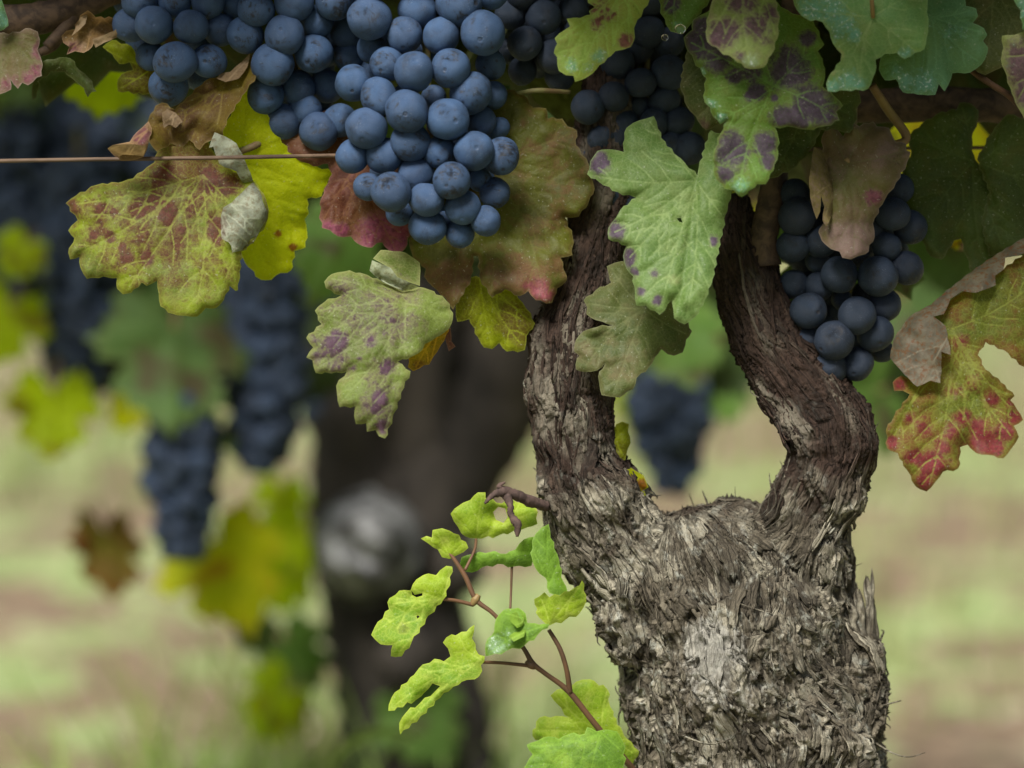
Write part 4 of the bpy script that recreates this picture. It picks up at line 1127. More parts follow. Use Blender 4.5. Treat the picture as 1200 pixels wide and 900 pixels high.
leaf("scalloped blue green leaf behind the bright sprayed leaf",
     [(1131, -2), (1132, 7), (1144, 10), (1146, 19), (1140, 27), (1153, 33), (1157, 41), (1152, 48), (1158, 56), (1154, 70), (1146, 79), (1137, 85), (1116, 86), (1111, 100), (1107, 107), (1100, 98), (1096, 111), (1081, 111), (1058, 108), (1050, 93), (1037, 94), (1030, 82), (1032, 68), (1045, 40), (1060, -30), (1130, -30)],
     -12, m_teal2, (1092, 20), [(1092, 108), (1150, 74), (1152, 38), (1036, 88), (1138, 12)], tilt=(0, -8), ruff=4, spray=[(1085, 100, 20, .8), (1060, 95, 16, .7), (1112, 40, 22, .5), (1050, 84, 12, .6)], tooth=.6)
leaf("shaded grey green leaf in the upper right corner", [(1120, -30), (1135, 60), (1146, 85), (1155, 88), (1165, 83), (1178, 76), (1186, 66), (1215, 50), (1215, -30)], 4, m_dull, (1165, -20), [(1155, 84), (1200, 50)], tilt=(0, -6))
leaf("purple tinged leaf at the right edge with a brown stalk",
     [(1174, 42), (1188, 41), (1197, 38), (1222, 42), (1222, 150), (1204, 144), (1198, 134), (1193, 126), (1188, 114), (1184, 103), (1177, 82), (1173, 70), (1176, 56)], -20, m_purp2, (1215, 60), [(1178, 66), (1192, 118)], blotch=[(1195, 75, 16, .9, 1.8), (1200, 110, 12, .9)], spray=[(1180, 75, 8, .6), (1190, 50, 8, .5)],
     petiole=[(1215, 150, -16, 4), (1188, 117, -8, 4), (1162, 99, 2, 3.8), (1138, 82, 10, 3.6), (1120, 60, 18, 3.4)], pmat=REDSHOOT)
leaf("pale bluish leaf tip in the top right corner above the purple tinged leaf", [(1186, -30), (1188, 0), (1196, 12), (1198, 34), (1222, 40), (1222, -30)], -28, m_teal2, (1215, -30), [(1196, 20)], spray=[(1198, 10, 12)], blotch=[(1204, 4, 8, .6)])
leaf("withered brown leaf with a folded edge over the right bunch",
     [(963, 160), (970, 149), (976, 147), (982, 152), (988, 160), (992, 152), (1000, 144), (1007, 148), (1023, 142), (1028, 148), (1042, 150), (1046, 160), (1050, 167), (1062, 168), (1062, 176), (1067, 178), (1063, 190), (1050, 214), (1038, 232), (1030, 244), (1023, 262), (1025, 278), (1014, 298), (1006, 300), (997, 304), (987, 302), (984, 295),
      (974, 292), (963, 282), (959, 272), (965, 262), (970, 245), (968, 210)], 0, m_dry, (992, 192), [(1000, 300), (1062, 176), (1024, 146), (974, 150), (1022, 275), (963, 280)], tilt=(0, -8), ruff=6, curl=3, age=[(1000, 285, 30, 1), (1040, 180, 25, .5)], blotch=[(1023, 230, 9, .8)], spray=[],
     flaps=[([(954, 172), (963, 176), (972, 200), (978, 226), (976, 250), (968, 266), (964, 258), (966, 242), (962, 228), (961, 248), (957, 257), (951, 238), (948, 216), (951, 190)], [(963, 176), (972, 200), (978, 226), (976, 250)], 7)],
     petiole=[(992, 190, 2, 4), (1004, 172, 14, 4.5), (1045, 170, 24, 5), (1062, 160, 26, 5.5), (1040, 128, 26, 5.5), (1022, 100, 22, 5)], pmat=SHOOT)
leaf("large shaded dark green leaf at the right behind the withered leaf",
     [(1121, 128), (1125, 120), (1137, 121), (1147, 130), (1145, 143), (1139, 160), (1139, 176), (1143, 187), (1156, 210), (1175, 240), (1180, 290), (1160, 315), (1140, 320), (1132, 300), (1126, 280), (1118, 282), (1104, 304), (1090, 300), (1080, 282), (1060, 240), (1057, 205), (1068, 177), (1064, 165), (1067, 157), (1080, 145), (1097, 134)],
     34, m_dark, (1140, 190), [(1127, 124), (1068, 160), (1080, 270), (1150, 300)], tilt=(0, -6), ruff=5, puff=.6)
leaf("dark green leaf at the right edge above the red mottled leaf", [(1145, 187), (1155, 168), (1165, 150), (1172, 143), (1181, 134), (1200, 139), (1222, 140), (1222, 300), (1190, 300), (1160, 300), (1150, 262), (1160, 225)], 28, m_dark, (1146, 190), [(1165, 240), (1215, 215), (1198, 145), (1175, 290)], tilt=(-3, -6), ruff=5, puff=.6)
leaf("red and green mottled leaf with a rolled grey edge at the right",
     [(1060, 390), (1080, 372), (1110, 355), (1123, 345), (1167, 322), (1200, 298), (1225, 292), (1225, 445), (1200, 430), (1176, 410), (1155, 401), (1146, 416), (1155, 433), (1173, 448), (1189, 464), (1184, 469), (1192, 480), (1199, 492), (1188, 499), (1194, 512), (1185, 526), (1176, 537), (1157, 533), (1144, 531), (1134, 521), (1125, 524),
      (1123, 549), (1105, 553), (1096, 565), (1086, 576), (1073, 570), (1063, 551), (1052, 531), (1040, 526), (1038, 505), (1048, 487), (1066, 462), (1058, 458), (1048, 458), (1046, 448), (1056, 440), (1066, 444), (1058, 420)],
     -8, m_auto, (1116, 385), [(1088, 572), (1188, 515), (1196, 490), (1215, 330), (1045, 515), (1164, 500)], tilt=(0, -7), cup=2, ruff=6, curl=2,
     blotch=[(1150, 518, 15), (1178, 505, 10, .9), (1165, 526, 10), (1095, 545, 16), (1072, 535, 9, .8), (1105, 525, 9, .8), (1065, 490, 7, .7), (1128, 400, 8, .5), (1190, 490, 9, .9), (1186, 475, 6, .8), (1046, 520, 8, .7), (1085, 565, 10, .9), (1130, 490, 10, .6), (1112, 505, 10, .6), (1140, 450, 9, .45), (1082, 500, 9, .5), (1160, 470, 9, .5), (1120, 460, 8, .4), (1145, 500, 10, .7), (1052, 450, 10, 1)],
     age=[(1110, 530, 50, .5), (1120, 410, 20, .4), (1060, 510, 22, .5), (1160, 500, 25, .45)],
     flaps=[([(1043, 419), (1047, 398), (1066, 371), (1091, 357), (1127, 327), (1162, 302), (1200, 279), (1225, 268), (1225, 290), (1200, 297), (1178, 302), (1176, 316), (1166, 323), (1167, 334), (1144, 343), (1127, 341), (1114, 350), (1106, 368), (1094, 371), (1108, 382), (1114, 416), (1103, 412), (1102, 449), (1090, 446), (1075, 453), (1055, 433)],
             [(1043, 419), (1047, 398), (1066, 371), (1091, 357), (1127, 327), (1162, 302), (1200, 279), (1225, 268)], 9)])

# the sucker shoot at the left of the trunk ---------------------------------------------------------
sh = empty("sucker_shoot", P(704, 857, 20))
tag(sh, "thin green brown sucker shoot with young lime leaves left of the trunk", "shoot")
cane("stem", [(745, 905, 30, 4), (704, 857, 18, 3.8), (667, 811, 12, 3.5), (640, 790, 8, 3), (624, 777, 5, 3.2), (611, 756, 4, 2.6), (579, 720, 4, 2.5), (558, 703, 4, 3), (546, 677, 4, 3), (532, 655, 4, 2.2), (526, 648, 4, 1.4)], REDSHOOT, sh, 10, .08)
cane("branch", [(668, 812, 12, 3.4), (664, 785, 8, 3), (656, 760, 6, 2.8), (643, 738, 6, 2.4)], REDSHOOT, sh, 8, .05)
cane("node", [(553, 709, 4, 3), (557, 703, 4, 5), (561, 697, 4, 3)], SHOOT, sh, 10, .1)
cane("node", [(617, 774, 5, 3), (622, 779, 5, 5), (627, 782, 6, 3)], REDSHOOT, sh, 10, .1)
YG = "young leaves on the sucker shoot"
leaf("lime leaf with a hole at the top of the sucker shoot, under the dried tendril",
     [(528, 602), (537, 593), (551, 586), (560, 577), (569, 577), (569, 584), (588, 590), (597, 584), (607, 589), (621, 589), (628, 595), (630, 614), (618, 618), (602, 622), (583, 628), (560, 631), (544, 628), (537, 618), (532, 611)], 18, m_young, (558, 632), [(530, 603), (565, 580), (626, 600), (605, 588)], tilt=(0, 6), ruff=4,
     holes=[[(578, 600), (584, 594), (592, 596), (595, 606), (590, 613), (581, 609)]], petiole=[(558, 632, 16, 1.8), (556, 645, 10, 1.8), (545, 668, 5, 2)], pmat=REDSHOOT, group=YG, tooth=1.05, puff=.15)
leaf("smallest crinkled pale yellow leaf at the tip of the sucker shoot", [(493, 631), (500, 628), (506, 630), (507, 621), (518, 619), (532, 625), (546, 635), (549, 642), (537, 650), (527, 655), (518, 653), (513, 644), (502, 637)], 2, m_young, (528, 653), [(495, 631), (512, 622), (545, 637)], ruff=6, group=YG, tooth=1.05, puff=.15, age=[(520, 635, 12, .5)])
leaf("lime leaf drooping at the far left of the sucker shoot",
     [(523, 663), (530, 664), (528, 681), (520, 702), (499, 726), (483, 751), (471, 769), (458, 769), (460, 756), (446, 755), (435, 744), (439, 735), (456, 714), (454, 706), (468, 692), (481, 692), (488, 679), (502, 672), (511, 674)], -2, m_young, (518, 702), [(438, 742), (458, 708), (526, 668), (466, 766), (484, 690)], tilt=(-6, -4), ruff=5,
     holes=[[(482, 692), (486, 697), (495, 695), (495, 698), (488, 700), (483, 697)], [(488, 722), (490, 721), (492, 723), (489, 725)]], blotch=[(472, 737, 5)], petiole=[(519, 702, 0, 2), (535, 704, 2, 2.2), (555, 709, 4, 2.4)], pmat=REDSHOOT, group=YG, tooth=1.05, puff=.15)
leaf("green leaf curled lengthwise in the middle of the sucker shoot", [(538, 667), (541, 653), (555, 649), (574, 647), (593, 649), (604, 644), (614, 632), (625, 629), (630, 645), (623, 663), (602, 664), (583, 661), (565, 665), (553, 671)], 10, m_young2, (628, 648), [(540, 665), (560, 650), (600, 646)], tilt=(0, 14), ruff=3, group=YG, tooth=1.05, puff=.15,
     petiole=[(600, 660, 14, 1.6), (599, 690, 14, 1.4), (598, 714, 12, 1.4)], pmat=REDSHOOT)
leaf("dark green leaf pressed against the trunk above the cupped leaf", [(643, 614), (645, 630), (653, 649), (656, 663), (660, 681), (665, 693), (653, 698), (644, 695), (639, 677), (628, 667), (623, 653), (625, 630), (635, 618)], 4, m_young2, (642, 690), [(642, 618), (626, 648), (654, 660)], tilt=(8, -4), ruff=3, group=YG, tooth=1.05, puff=.15, age=[(640, 640, 20, .3)])
leaf("cupped green leaf touching the trunk on the sucker shoot", [(626, 702), (632, 699), (638, 694), (644, 700), (667, 693), (679, 686), (682, 680), (687, 705), (679, 719), (663, 726), (644, 733), (632, 724)], -4, m_young, (644, 732), [(680, 686), (634, 702), (684, 710)], tilt=(0, 12), cup=-4, ruff=4, group=YG, tooth=1.05, puff=.15, age=[(660, 722, 22, .4)])
leaf("blue green leaf with a pale folded tip below the cupped leaf", [(581, 726), (590, 715), (607, 712), (616, 719), (618, 730), (632, 732), (644, 731), (630, 744), (614, 757), (593, 763), (575, 768), (569, 769), (569, 754), (579, 740)], -6, m_young2, (640, 733), [(572, 766), (590, 718), (612, 755)], tilt=(-5, -5), ruff=4, spray=[(580, 758, 14, .9), (595, 745, 10, .5)], group=YG, tooth=1.05, puff=.15,
     flaps=[([(597, 720), (606, 716), (614, 722), (616, 732), (606, 736), (598, 728)], [(606, 716), (616, 732)], 4), ([(596, 746), (606, 738), (618, 736), (614, 746), (602, 752)], [(606, 738), (618, 736)], 4)])
leaf("lime leaf split down the middle at the lower left of the sucker shoot",
     [(556, 732), (553, 748), (561, 767), (568, 769), (561, 793), (541, 799), (520, 812), (493, 839), (469, 861), (468, 847), (475, 836), (493, 823), (509, 811), (516, 804), (507, 801), (497, 812), (488, 820), (455, 833), (459, 817), (485, 791), (491, 783), (509, 772), (520, 775), (528, 769), (525, 760), (519, 753), (523, 747), (547, 740)],
     -4, m_young, (564, 774), [(458, 830), (471, 856), (524, 752), (556, 736)], tilt=(-7, -5), ruff=4, petiole=[(565, 776, -2, 2), (590, 777, 2, 2), (619, 780, 5, 2.4)], pmat=REDSHOOT, group=YG, tooth=1.05, puff=.15)
leaf("lime yellow leaf behind the lowest leaf of the sucker shoot",
     [(624, 862), (632, 841), (651, 839), (667, 841), (653, 825), (645, 815), (653, 808), (667, 806), (675, 799), (691, 796), (712, 808), (715, 828), (723, 849), (735, 866), (749, 880), (741, 897), (720, 890), (680, 880), (643, 876)], 24, m_young, (705, 858), [(628, 856), (650, 814), (712, 806), (745, 885)], tilt=(0, 4), ruff=4, group=YG, tooth=1.05, puff=.15, age=[(690, 830, 20, .3)])
leaf("lowest green leaf of the sucker shoot cut by the bottom edge", [(617, 873), (630, 868), (643, 863), (655, 866), (667, 860), (685, 860), (688, 852), (699, 857), (712, 855), (723, 857), (731, 871), (732, 903), (725, 950), (615, 965), (608, 920), (616, 897), (624, 884)], 4, m_young2, (704, 859), [(620, 874), (618, 930), (690, 945), (728, 880)], tilt=(0, -8), ruff=4, group=YG, tooth=1.05, puff=.15, age=[(660, 885, 50, .5)])
leaf("upper of two small yellow leaves on the left arm's inner side", [(722, 497), (729, 494), (737, 497), (736, 506), (739, 519), (735, 528), (733, 539), (724, 541), (720, 520)], 20, m_olive2, (722, 515), [(736, 500), (732, 537)], ruff=3, puff=.8, tooth=.7)
leaf("small yellow leaf with a red tip in the fork of the arms", [(724, 548), (738, 547), (745, 552), (754, 557), (757, 564), (760, 571), (755, 574), (757, 581), (746, 580), (739, 570), (725, 560)], 22, m_glow, (726, 553), [(756, 578), (752, 558)], ruff=4, puff=.8, tooth=.8, blotch=[(752, 568, 6, 1.2), (737, 560, 4, .6)])

# water drops ------------------------------------------------------------------------------------
tw = NT("water")
WATER = tw.done(tw.n("ShaderNodeBsdfPrincipled", {"Base Color": (1, 1, 1, 1), "Roughness": 0.02, "Transmission Weight": 1.0, "IOR": 1.33}).outputs[0])
for (x, y, r, d, lb) in ((797, 34, 6.5, -14, "large water drop clinging to the edge of the small top leaf"), (779, 44, 4.2, -12, "small water drop hanging below the small top leaf")):
    bm = bmesh.new()
    bmesh.ops.create_uvsphere(bm, u_segments=20, v_segments=14, radius=r * S)
    for v in bm.verts:
        v.co.z *= 0.92
        v.co.y *= 0.7
    for f in bm.faces: f.smooth = True
    me = bpy.data.meshes.new("water_drop"); bm.to_mesh(me); bm.free(); me.materials.append(WATER)
    o = bpy.data.objects.new("water_drop", me); link(o); o.location = P(x, y, d)
    tag(o, lb, "water drop", "water drops on the leaves")


# ------------------------------------------------------------------ generic leaves for the canopy and the vine behind
HALF = [(0.03, 0.02), (0.07, 0.16), (0.2, 0.33), (0.3, 0.31), (0.36, 0.4), (0.46, 0.3), (0.55, 0.26), (0.5, 0.13), (0.6, 0.04), (0.63, -0.06), (0.76, -0.14), (0.68, -0.24), (0.66, -0.34), (0.54, -0.33), (0.4, -0.36), (0.47, -0.48), (0.5, -0.6), (0.42, -0.66), (0.38, -0.77), (0.27, -0.75), (0.2, -0.86), (0.11, -0.9), (0.0, -1.05)]
OUTL = HALF + [(-x, y) for x, y in HALF[-2::-1]]


def generic_leaf(seed, spacing=0.05, bend=0.3):
    rs = np.random.default_rng(seed)
    pl = np.array([(x * (1 + rs.uniform(-.06, .06)), y * (1 + rs.uniform(-.06, .06))) for x, y in OUTL])
    V, F_ = triangulate(pl, spacing, None, (), rs)
    A, B = vein_lines((0, 0), [(0, -1), (.7, -.16), (-.7, -.16), (.4, .32), (-.4, .32)], rs, False)
    ve = seg_dist(V, A, B); ed = seg_dist(V, pl, np.roll(pl, -1, axis=0))
    x, y = V[:, 0], V[:, 1]
    z = bend * (0.5 * x * x + 0.25 * y * y) + 0.2 * (fbm(x * 1.7 + seed, y * 1.7, o=2, seed=seed) - .5) + 0.08 * (1 - np.exp(-(ve / .12)))
    at = dict(vein=ve * 90, edge=ed * 90, blotch=np.clip((fbm(x * 2 + seed * 3, y * 2, o=2, seed=seed + 5) - .68) * 5, 0, 1), age=np.clip((0.16 - ed) * 3, 0, .5), spray=x * 0)
    return np.stack([x, z, y], 1), F_, at


GL = [generic_leaf(s, 0.055, b) for s, b in ((1, .35), (2, -.3), (3, .5), (4, .15), (5, -.45))]


def leaf_cloud(name, label, items, mat):
    """many leaves as one mass: items (location, size, euler)"""
    VV, FF, AT, nb = [], [], {k: [] for k in ("vein", "edge", "blotch", "age", "spray")}, 0
    for k, (loc, sz, eu) in enumerate(items):
        V, F_, at = GL[k % 5]
        M = np.array(Euler(eu).to_matrix())
        VV.append(V @ M.T * sz + np.array(loc)); FF.append(F_ + nb); nb += len(V)
        for q in AT: AT[q].append(at[q])
    o = mesh_obj(name, np.concatenate(VV), np.concatenate(FF), mat, attrs={k: np.concatenate(v) for k, v in AT.items()})
    return tag(o, label, "foliage", kind="stuff")


items = []
for k in range(340):                          # mostly unseen leaf roof added to shade the vine, plus leaves behind the bunches
    px = random.uniform(-350, 1550); d = random.uniform(-80 if px < 640 else -160, 260)
    py = (random.uniform(-360, -75) if d > 70 else random.uniform(-520, -290)) if k < 270 else random.uniform(-60, 60) + 0.06 * abs(px - 600) * 0
    if k >= 270:
        d = random.uniform(75, 200); px = random.uniform(230, 1550)
    items.append((P(px, py, d), random.uniform(.05, .085), (random.gauss(0.5, .5), random.gauss(0, .5), random.gauss(0, 1.0))))
leaf_cloud("shade_canopy_foliage", "dark vine foliage closing gaps behind the grapes, with an added roof shading them", items, m_dark)

# ------------------------------------------------------------------ the vine behind, out of focus
BD = 850
BTR = [(505, 1000, 0, 108), (492, 900, 0, 104), (478, 800, 0, 98), (462, 720, 0, 92), (440, 650, 0, 78)]
bvine = empty("grapevine", P(500, 1000, BD))
bvine.location.z = 0
tag(bvine, "blurred dark second grapevine standing behind, with a grey rounded stump head", "grapevine")
BBARK = plain_material("dark_bark", (0.058, 0.049, 0.041, 1), (0.018, 0.016, 0.014, 1), 30, 0.9, (1, 1, .3), 0.9, 0.01)
BGREY = plain_material("grey_stump", (0.36, 0.37, 0.38, 1), (0.06, 0.06, 0.06, 1), 40, 0.9, (1, 1, 1), 0.9, 0.01)


def bcane(name, pts, mat, parent, n=18, wob=.14):
    sp = spline(pts, 6)
    k = (FOC + BD * .001) / FOC
    v, f = tube([P(q[0], q[1], BD + q[2]) for q in sp], [q[3] * S * k for q in sp], n, True, wob)
    return mesh_obj(name, v, f, mat, parent)


bcane("trunk", [(520, 1330, 0, 120), (505, 1000, 0, 100), (492, 900, 0, 92), (478, 800, 0, 88), (462, 720, 0, 84), (445, 660, 10, 72), (440, 610, 20, 50)], BBARK, bvine)
bcane("stump", [(440, 646, 20, 60), (431, 642, -50, 56), (427, 640, -80, 48), (430, 636, -96, 34), (426, 640, -100, 12)], BGREY, bvine, 13, .55)
bcane("knot", [(470, 740, -50, 20), (476, 770, -66, 34), (470, 800, -60, 24)], BBARK, bvine, 12, .5)
bcane("knot", [(520, 690, -30, 22), (536, 665, -44, 30), (544, 640, -36, 20)], BBARK, bvine, 12, .5)
bcane("arm", [(470, 690, 10, 72), (495, 600, 20, 72), (535, 530, 25, 68), (575, 465, 30, 66), (600, 400, 30, 62), (610, 320, 40, 50), (600, 250, 60, 34)], BBARK, bvine)
bcane("arm", [(440, 660, 20, 74), (425, 590, 30, 66), (425, 520, 30, 60), (420, 440, 40, 60), (395, 340, 50, 36), (420, 200, 60, 30)], BBARK, bvine)
bcane("arm", [(510, 580, 20, 54), (490, 480, 20, 64), (480, 420, 20, 70), (500, 340, 30, 60)], BBARK, bvine)
bcane("cane", [(-260, 70, 60, 26), (0, 60, 50, 26), (250, 70, 60, 24), (500, 60, 60, 24), (760, 60, 60, 22), (1000, 50, 60, 22), (1400, 40, 60, 20)], BBARK, bvine)


def bg_bunch(label, x, y0, y1, wpx, d, n):
    root = empty("grape_bunch", P(x, y0 - 20, d))
    tag(root, label, "grapes", "blurred bunches on the vine behind")
    k = (FOC + d * .001) / FOC
    pts = []
    tries = 0
    while len(pts) < n and tries < 6000:
        tries += 1
        t = random.random() ** .8
        wd = wpx * (0.55 + 0.9 * t if t < .35 else (1 - ((t - .35) / .65) ** 2 * .6) * .87 + .0)
        an = random.uniform(0, 6.28); rr_ = wd * math.sqrt(random.uniform(.3, 1)) * .85
        q = Vector((x + math.cos(an) * rr_, y0 + (y1 - y0) * t, math.sin(an) * rr_ * S * k * 1000))
        if any(((q.x - p.x) ** 2 + (q.y - p.y) ** 2 + ((q.z - p.z) / (S * k * 1000)) ** 2) < 17 ** 2 for p in pts): continue
        pts.append(q)
    for q in pts:
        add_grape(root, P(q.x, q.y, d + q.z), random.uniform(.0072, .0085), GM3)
    bv, bf = tube([P(x, y0 - 40, d), P(x, y0 + (y1 - y0) * .5, d)], .002, 6)
    mesh_obj("stem", bv, bf, STALK, root)
    return root


bg_bunch("long blurred dark bunch below the wire at the far left", 92, 190, 462, 66, 760, 110)
bg_bunch("blurred dark bunch crossing the wire at the left edge", 12, 130, 345, 74, 820, 90)
bg_bunch("blurred bunch behind the wire, above the mottled yellow green leaf", 95, 105, 260, 70, 840, 70)
bg_bunch("blurred blue bunch hanging right of the mottled yellow green leaf", 306, 300, 545, 68, 700, 115)
bg_bunch("lowest blurred bunch on the left, above the yellow blurred leaf", 213, 465, 645, 52, 660, 75)
bg_bunch("blurred dark bunch seen through the fork of the two arms", 786, 395, 570, 60, 720, 80)
bg_bunch("blurred dark bunch behind the mottled leaf, right under the wire", 195, 130, 270, 64, 860, 60)
bg_bunch("blurred dark bunch half hidden behind the curled spotted leaf", 385, 330, 500, 56, 880, 70)

bgm = {
    'green': leaf_material("far_leaf_green", lin(80, 108, 56), lin(66, 90, 46), lin(84, 96, 50), lin(80, 70, 50), lin(110, 126, 90), trans=.3),
    'mid': leaf_material("far_leaf_mid", lin(82, 116, 50), lin(90, 122, 52), lin(100, 116, 60), lin(80, 70, 50), lin(120, 140, 90), trans=.4),
    'yellow': leaf_material("far_leaf_yellow", lin(182, 186, 10), lin(166, 176, 12), lin(170, 160, 30), lin(170, 130, 20), lin(170, 176, 40), trans=.55),
    'lime': leaf_material("far_leaf_lime", lin(166, 188, 12), lin(150, 172, 12), lin(130, 140, 30), lin(130, 120, 30), lin(150, 170, 40), trans=.6),
    'deep': leaf_material("far_leaf_deep_green", lin(50, 70, 28), lin(42, 58, 24), lin(60, 66, 32), lin(60, 50, 40), lin(80, 92, 60), trans=.25),
    'brown': leaf_material("far_leaf_brown", lin(112, 106, 40), lin(110, 86, 44), lin(112, 80, 50), lin(120, 70, 40), lin(120, 110, 70), trans=.35),
}


def bg_leaf(label, x, y, size, d, m, rot=0.0, yaw=0.0, pit=0.0, k=0):
    """size: width in photograph px"""
    kk = (FOC + d * .001) / FOC
    V, F_, at = GL[k % 5]
    root = empty("vine_leaf", P(x, y, d))
    tag(root, label, "leaf", "blurred leaves on the vine behind")
    M = np.array(Euler((-pit * .6 - .35, rot, yaw)).to_matrix())
    sz = size * S * kk / 1.45
    c = V - np.array([0, 0, -.35])
    o = mesh_obj("blade", c @ M.T * sz + np.array(root.location), F_, bgm[m], root, attrs=at)
    pv, pf = tube([Vector((c_ := np.array([0, 0.01, .35]) @ M.T * sz) + np.array(root.location)), Vector((np.array([.1, .25, .9]) @ M.T * sz) + np.array(root.location))], .0015, 6)
    mesh_obj("petiole", pv, pf, SHOOT, root)
    return root


for a in (("blurred grey green leaf below the mottled yellow green leaf", 205, 425, 190, 640, 'green', .2, .4, .3, 0),
          ("dark blurred green leaf behind the grey green blurred leaf", 160, 370, 120, 800, 'green', -.4, -.3, .2, 3),
          ("pale blurred green leaf hanging over the lowest left bunch", 225, 520, 110, 660, 'green', .3, .5, .5, 1),
          ("smooth blurred mid green leaf above the curled spotted leaf", 390, 300, 130, 420, 'mid', .5, .2, .3, 2),
          ("yellow green blurred leaf hanging at the left edge", 62, 488, 118, 700, 'lime', .1, .3, .1, 3),
          ("upper yellow green blurred leaf cut by the left edge", 2, 385, 110, 720, 'lime', .4, .2, .2, 1),
          ("small round bright yellow blurred leaf beside the long bunch", 146, 487, 52, 700, 'yellow', .6, .3, .1, 4),
          ("largest yellow blurred leaf below the lowest left bunch", 268, 672, 160, 700, 'yellow', -.3, .3, .2, 2),
          ("olive brown blurred leaf low on the left", 132, 650, 120, 760, 'brown', .2, .8, .2, 3),
          ("dark green blurred leaf near the ground below the yellow leaf", 300, 740, 70, 780, 'green', .9, .3, .4, 0),
          ("bright lime blurred leaf in the gap left of the top grapes", 122, 82, 150, 300, 'lime', .2, .2, .2, 4),
          ("small lime blurred leaf at the left edge beside the wire", 22, 300, 70, 700, 'lime', .6, .2, .2, 0),
          ("yellow blurred leaf at the top of the lit weeds", 335, 590, 80, 820, 'lime', .1, .5, .4, 2),
          ("small yellow blurred leaf below the blue blurred bunch", 318, 545, 30, 800, 'yellow', .1, .2, .1, 1),
          ("large blurred green leaf seen between the arms", 800, 400, 130, 560, 'mid', -.2, .3, .3, 3),
          ("dark blurred green leaf high between the arms", 770, 340, 110, 700, 'green', .4, .1, .3, 0),
          ("lime blurred leaf left of the bunch between the arms", 742, 470, 70, 760, 'lime', .3, .3, .2, 2),
          ("green blurred leaf right of the bunch between the arms", 850, 470, 70, 720, 'mid', .3, .3, .2, 4),
          ("blurred green leaf below the right bunch", 1010, 470, 150, 620, 'mid', 1.3, .2, .4, 1),
          ("dark blurred green leaf between the right bunch and the red mottled leaf", 1075, 380, 110, 640, 'green', -.4, .3, .3, 2),
          ("bright yellow blurred leaf showing through gaps at the right", 1110, 170, 190, 400, 'yellow', .3, .1, .1, 0),
          ("lime blurred leaf showing beside the top of the right arm", 876, 262, 70, 380, 'yellow', .3, .1, .1, 3),
          ("yellow blurred leaf under the right sprayed leaves", 1130, 96, 70, 330, 'yellow', 1.2, .1, .1, 2),
          ("small yellow leaf in the gap over the red mottled leaf", 1126, 278, 30, 120, 'yellow', 2.8, .1, .1, 1),
          ("shaded dark leaf directly behind the right bunch", 985, 320, 210, 75, 'green', .3, .2, .2, 0),
          ("blurred lime leaf behind the stump head's left side", 345, 640, 110, 900, 'lime', .5, .3, .2, 1),
          ("lower blurred green leaf in the weeds left of the far trunk", 350, 770, 100, 900, 'mid', -.5, .5, .3, 3),
          ("yellow green blurred leaf on the weeds left of the far trunk's foot", 325, 830, 110, 860, 'lime', .9, .4, .3, 0),
          ("mid green blurred leaf in front of the far trunk's foot", 500, 850, 120, 780, 'mid', -.4, .4, .3, 2),
          ("darkest blurred leaf between the arms, behind the dull lobed leaf", 745, 395, 120, 640, 'deep', .2, .2, -.6, 1),
          ("dark blurred leaf touching the right arm's inner bend", 855, 425, 100, 600, 'deep', -.5, -.2, -.5, 4),
          ("dark blurred leaf below the right bunch, beside the arm's elbow", 1062, 450, 110, 700, 'deep', .3, .3, -.4, 3),
          ("dark blurred leaf between the blue blurred bunch and the far trunk", 372, 420, 130, 780, 'deep', .4, .2, -.4, 2),
          ("dark blurred leaf left of the lowest left bunch", 150, 430, 110, 800, 'deep', -.3, .2, -.4, 0),
          ("lime blurred leaf low beside the stump head", 330, 690, 80, 860, 'lime', .7, .2, .5, 4)):
    bg_leaf(*a)

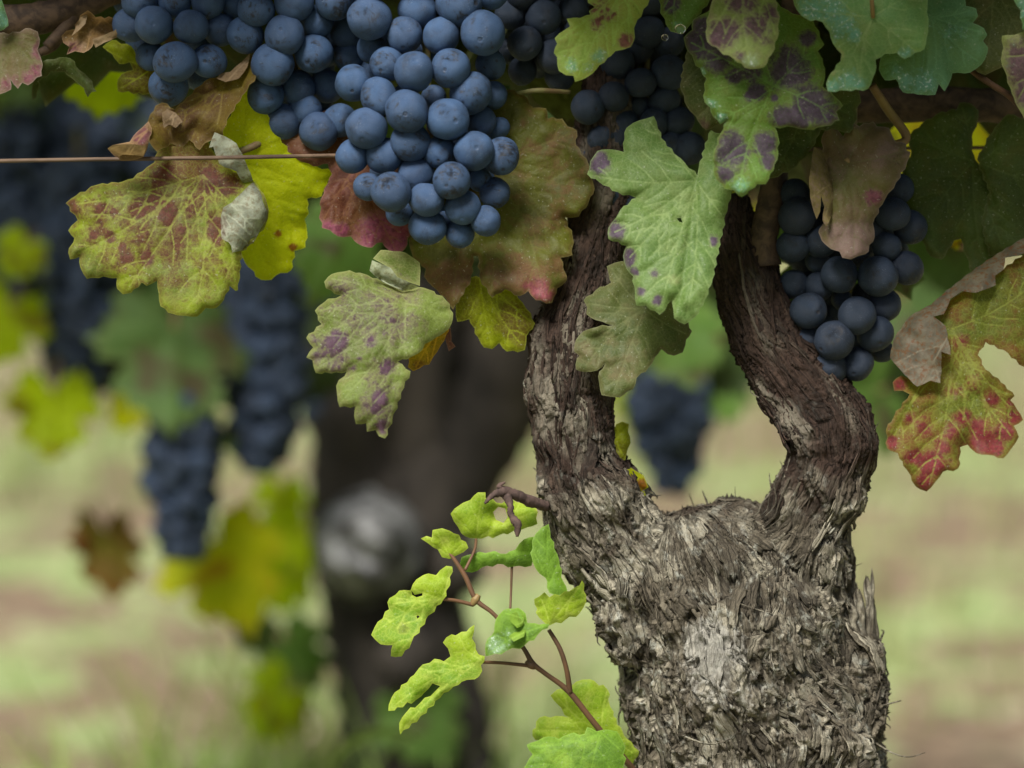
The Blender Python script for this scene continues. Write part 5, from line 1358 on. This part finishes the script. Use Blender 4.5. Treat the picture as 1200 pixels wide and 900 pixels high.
items = []
for k in range(300):                          # the far vine's own leaf mass along its wire
    px = random.uniform(-300, 1500); py = random.gauss(40, 110)
    if py > 330: py = 200
    if px > 1080 and py > 200: py = 150
    items.append((P(px, py, random.uniform(820, 1150)), random.uniform(.05, .085), (random.gauss(0.3, .5), random.gauss(0, .6), random.gauss(0, 1.2))))
for x0, x1, y0, y1, n_ in ((-40, 250, 120, 400, 26), (230, 400, 120, 470, 20), (720, 885, 250, 440, 14), (1000, 1100, 300, 450, 8), (400, 620, 300, 470, 12)):
    for k in range(n_):                       # leaves hanging low among the far bunches
        items.append((P(random.uniform(x0, x1), random.uniform(y0, y1) - 60, random.uniform(880, 1050)), random.uniform(.045, .07), (random.gauss(0.1, .3), random.gauss(0, .6), random.gauss(0, .8))))
for k in range(170):                          # and a roof added to shade its arms, nearer and mostly above the frame
    items.append((P(random.uniform(-300, 1500), random.uniform(-330, 30), random.uniform(480, 820)), random.uniform(.05, .085), (random.gauss(0.5, .5), random.gauss(0, .6), random.gauss(0, 1.2))))
leaf_cloud("distant_foliage", "blurred dark foliage of the vine row behind, with an added shading roof above", items, bgm['green'])

grass("tall_grass", 1000, (-.30, .03, 1.60, 2.1), .20, .44, .005, grass_material("tall_blades", (0.20, 0.34, 0.06, 1), (0.36, 0.42, 0.10, 1)), "taller blurred green grass round the foot of the vine behind", 9, (.3, .6))

# the one broad blade that arches in front of the far trunk's foot
V, Fc = [], []
pts = spline([(370, 960, 520), (388, 905, 520), (405, 876, 515), (430, 861, 508), (462, 858, 500), (490, 868, 492)], 6)
for i, q in enumerate(pts):
    ww = 9 * (1 - i / len(pts)) ** .6 + .6
    V.append(tuple(P(q[0], q[1] - ww, q[2] - 3))); V.append(tuple(P(q[0], q[1], q[2] + 3))); V.append(tuple(P(q[0], q[1] + ww, q[2] - 3)))
for i in range(len(pts) - 1):
    for k in (0, 1):
        Fc.append((i * 3 + k, i * 3 + k + 1, i * 3 + k + 4, i * 3 + k + 3))
tag(mesh_obj("grass_blade", V, Fc, bpy.data.materials["tall_blades"], origin=V[0]), "single broad blurred grass blade arching at the bottom edge left of the shoot", "grass blade")
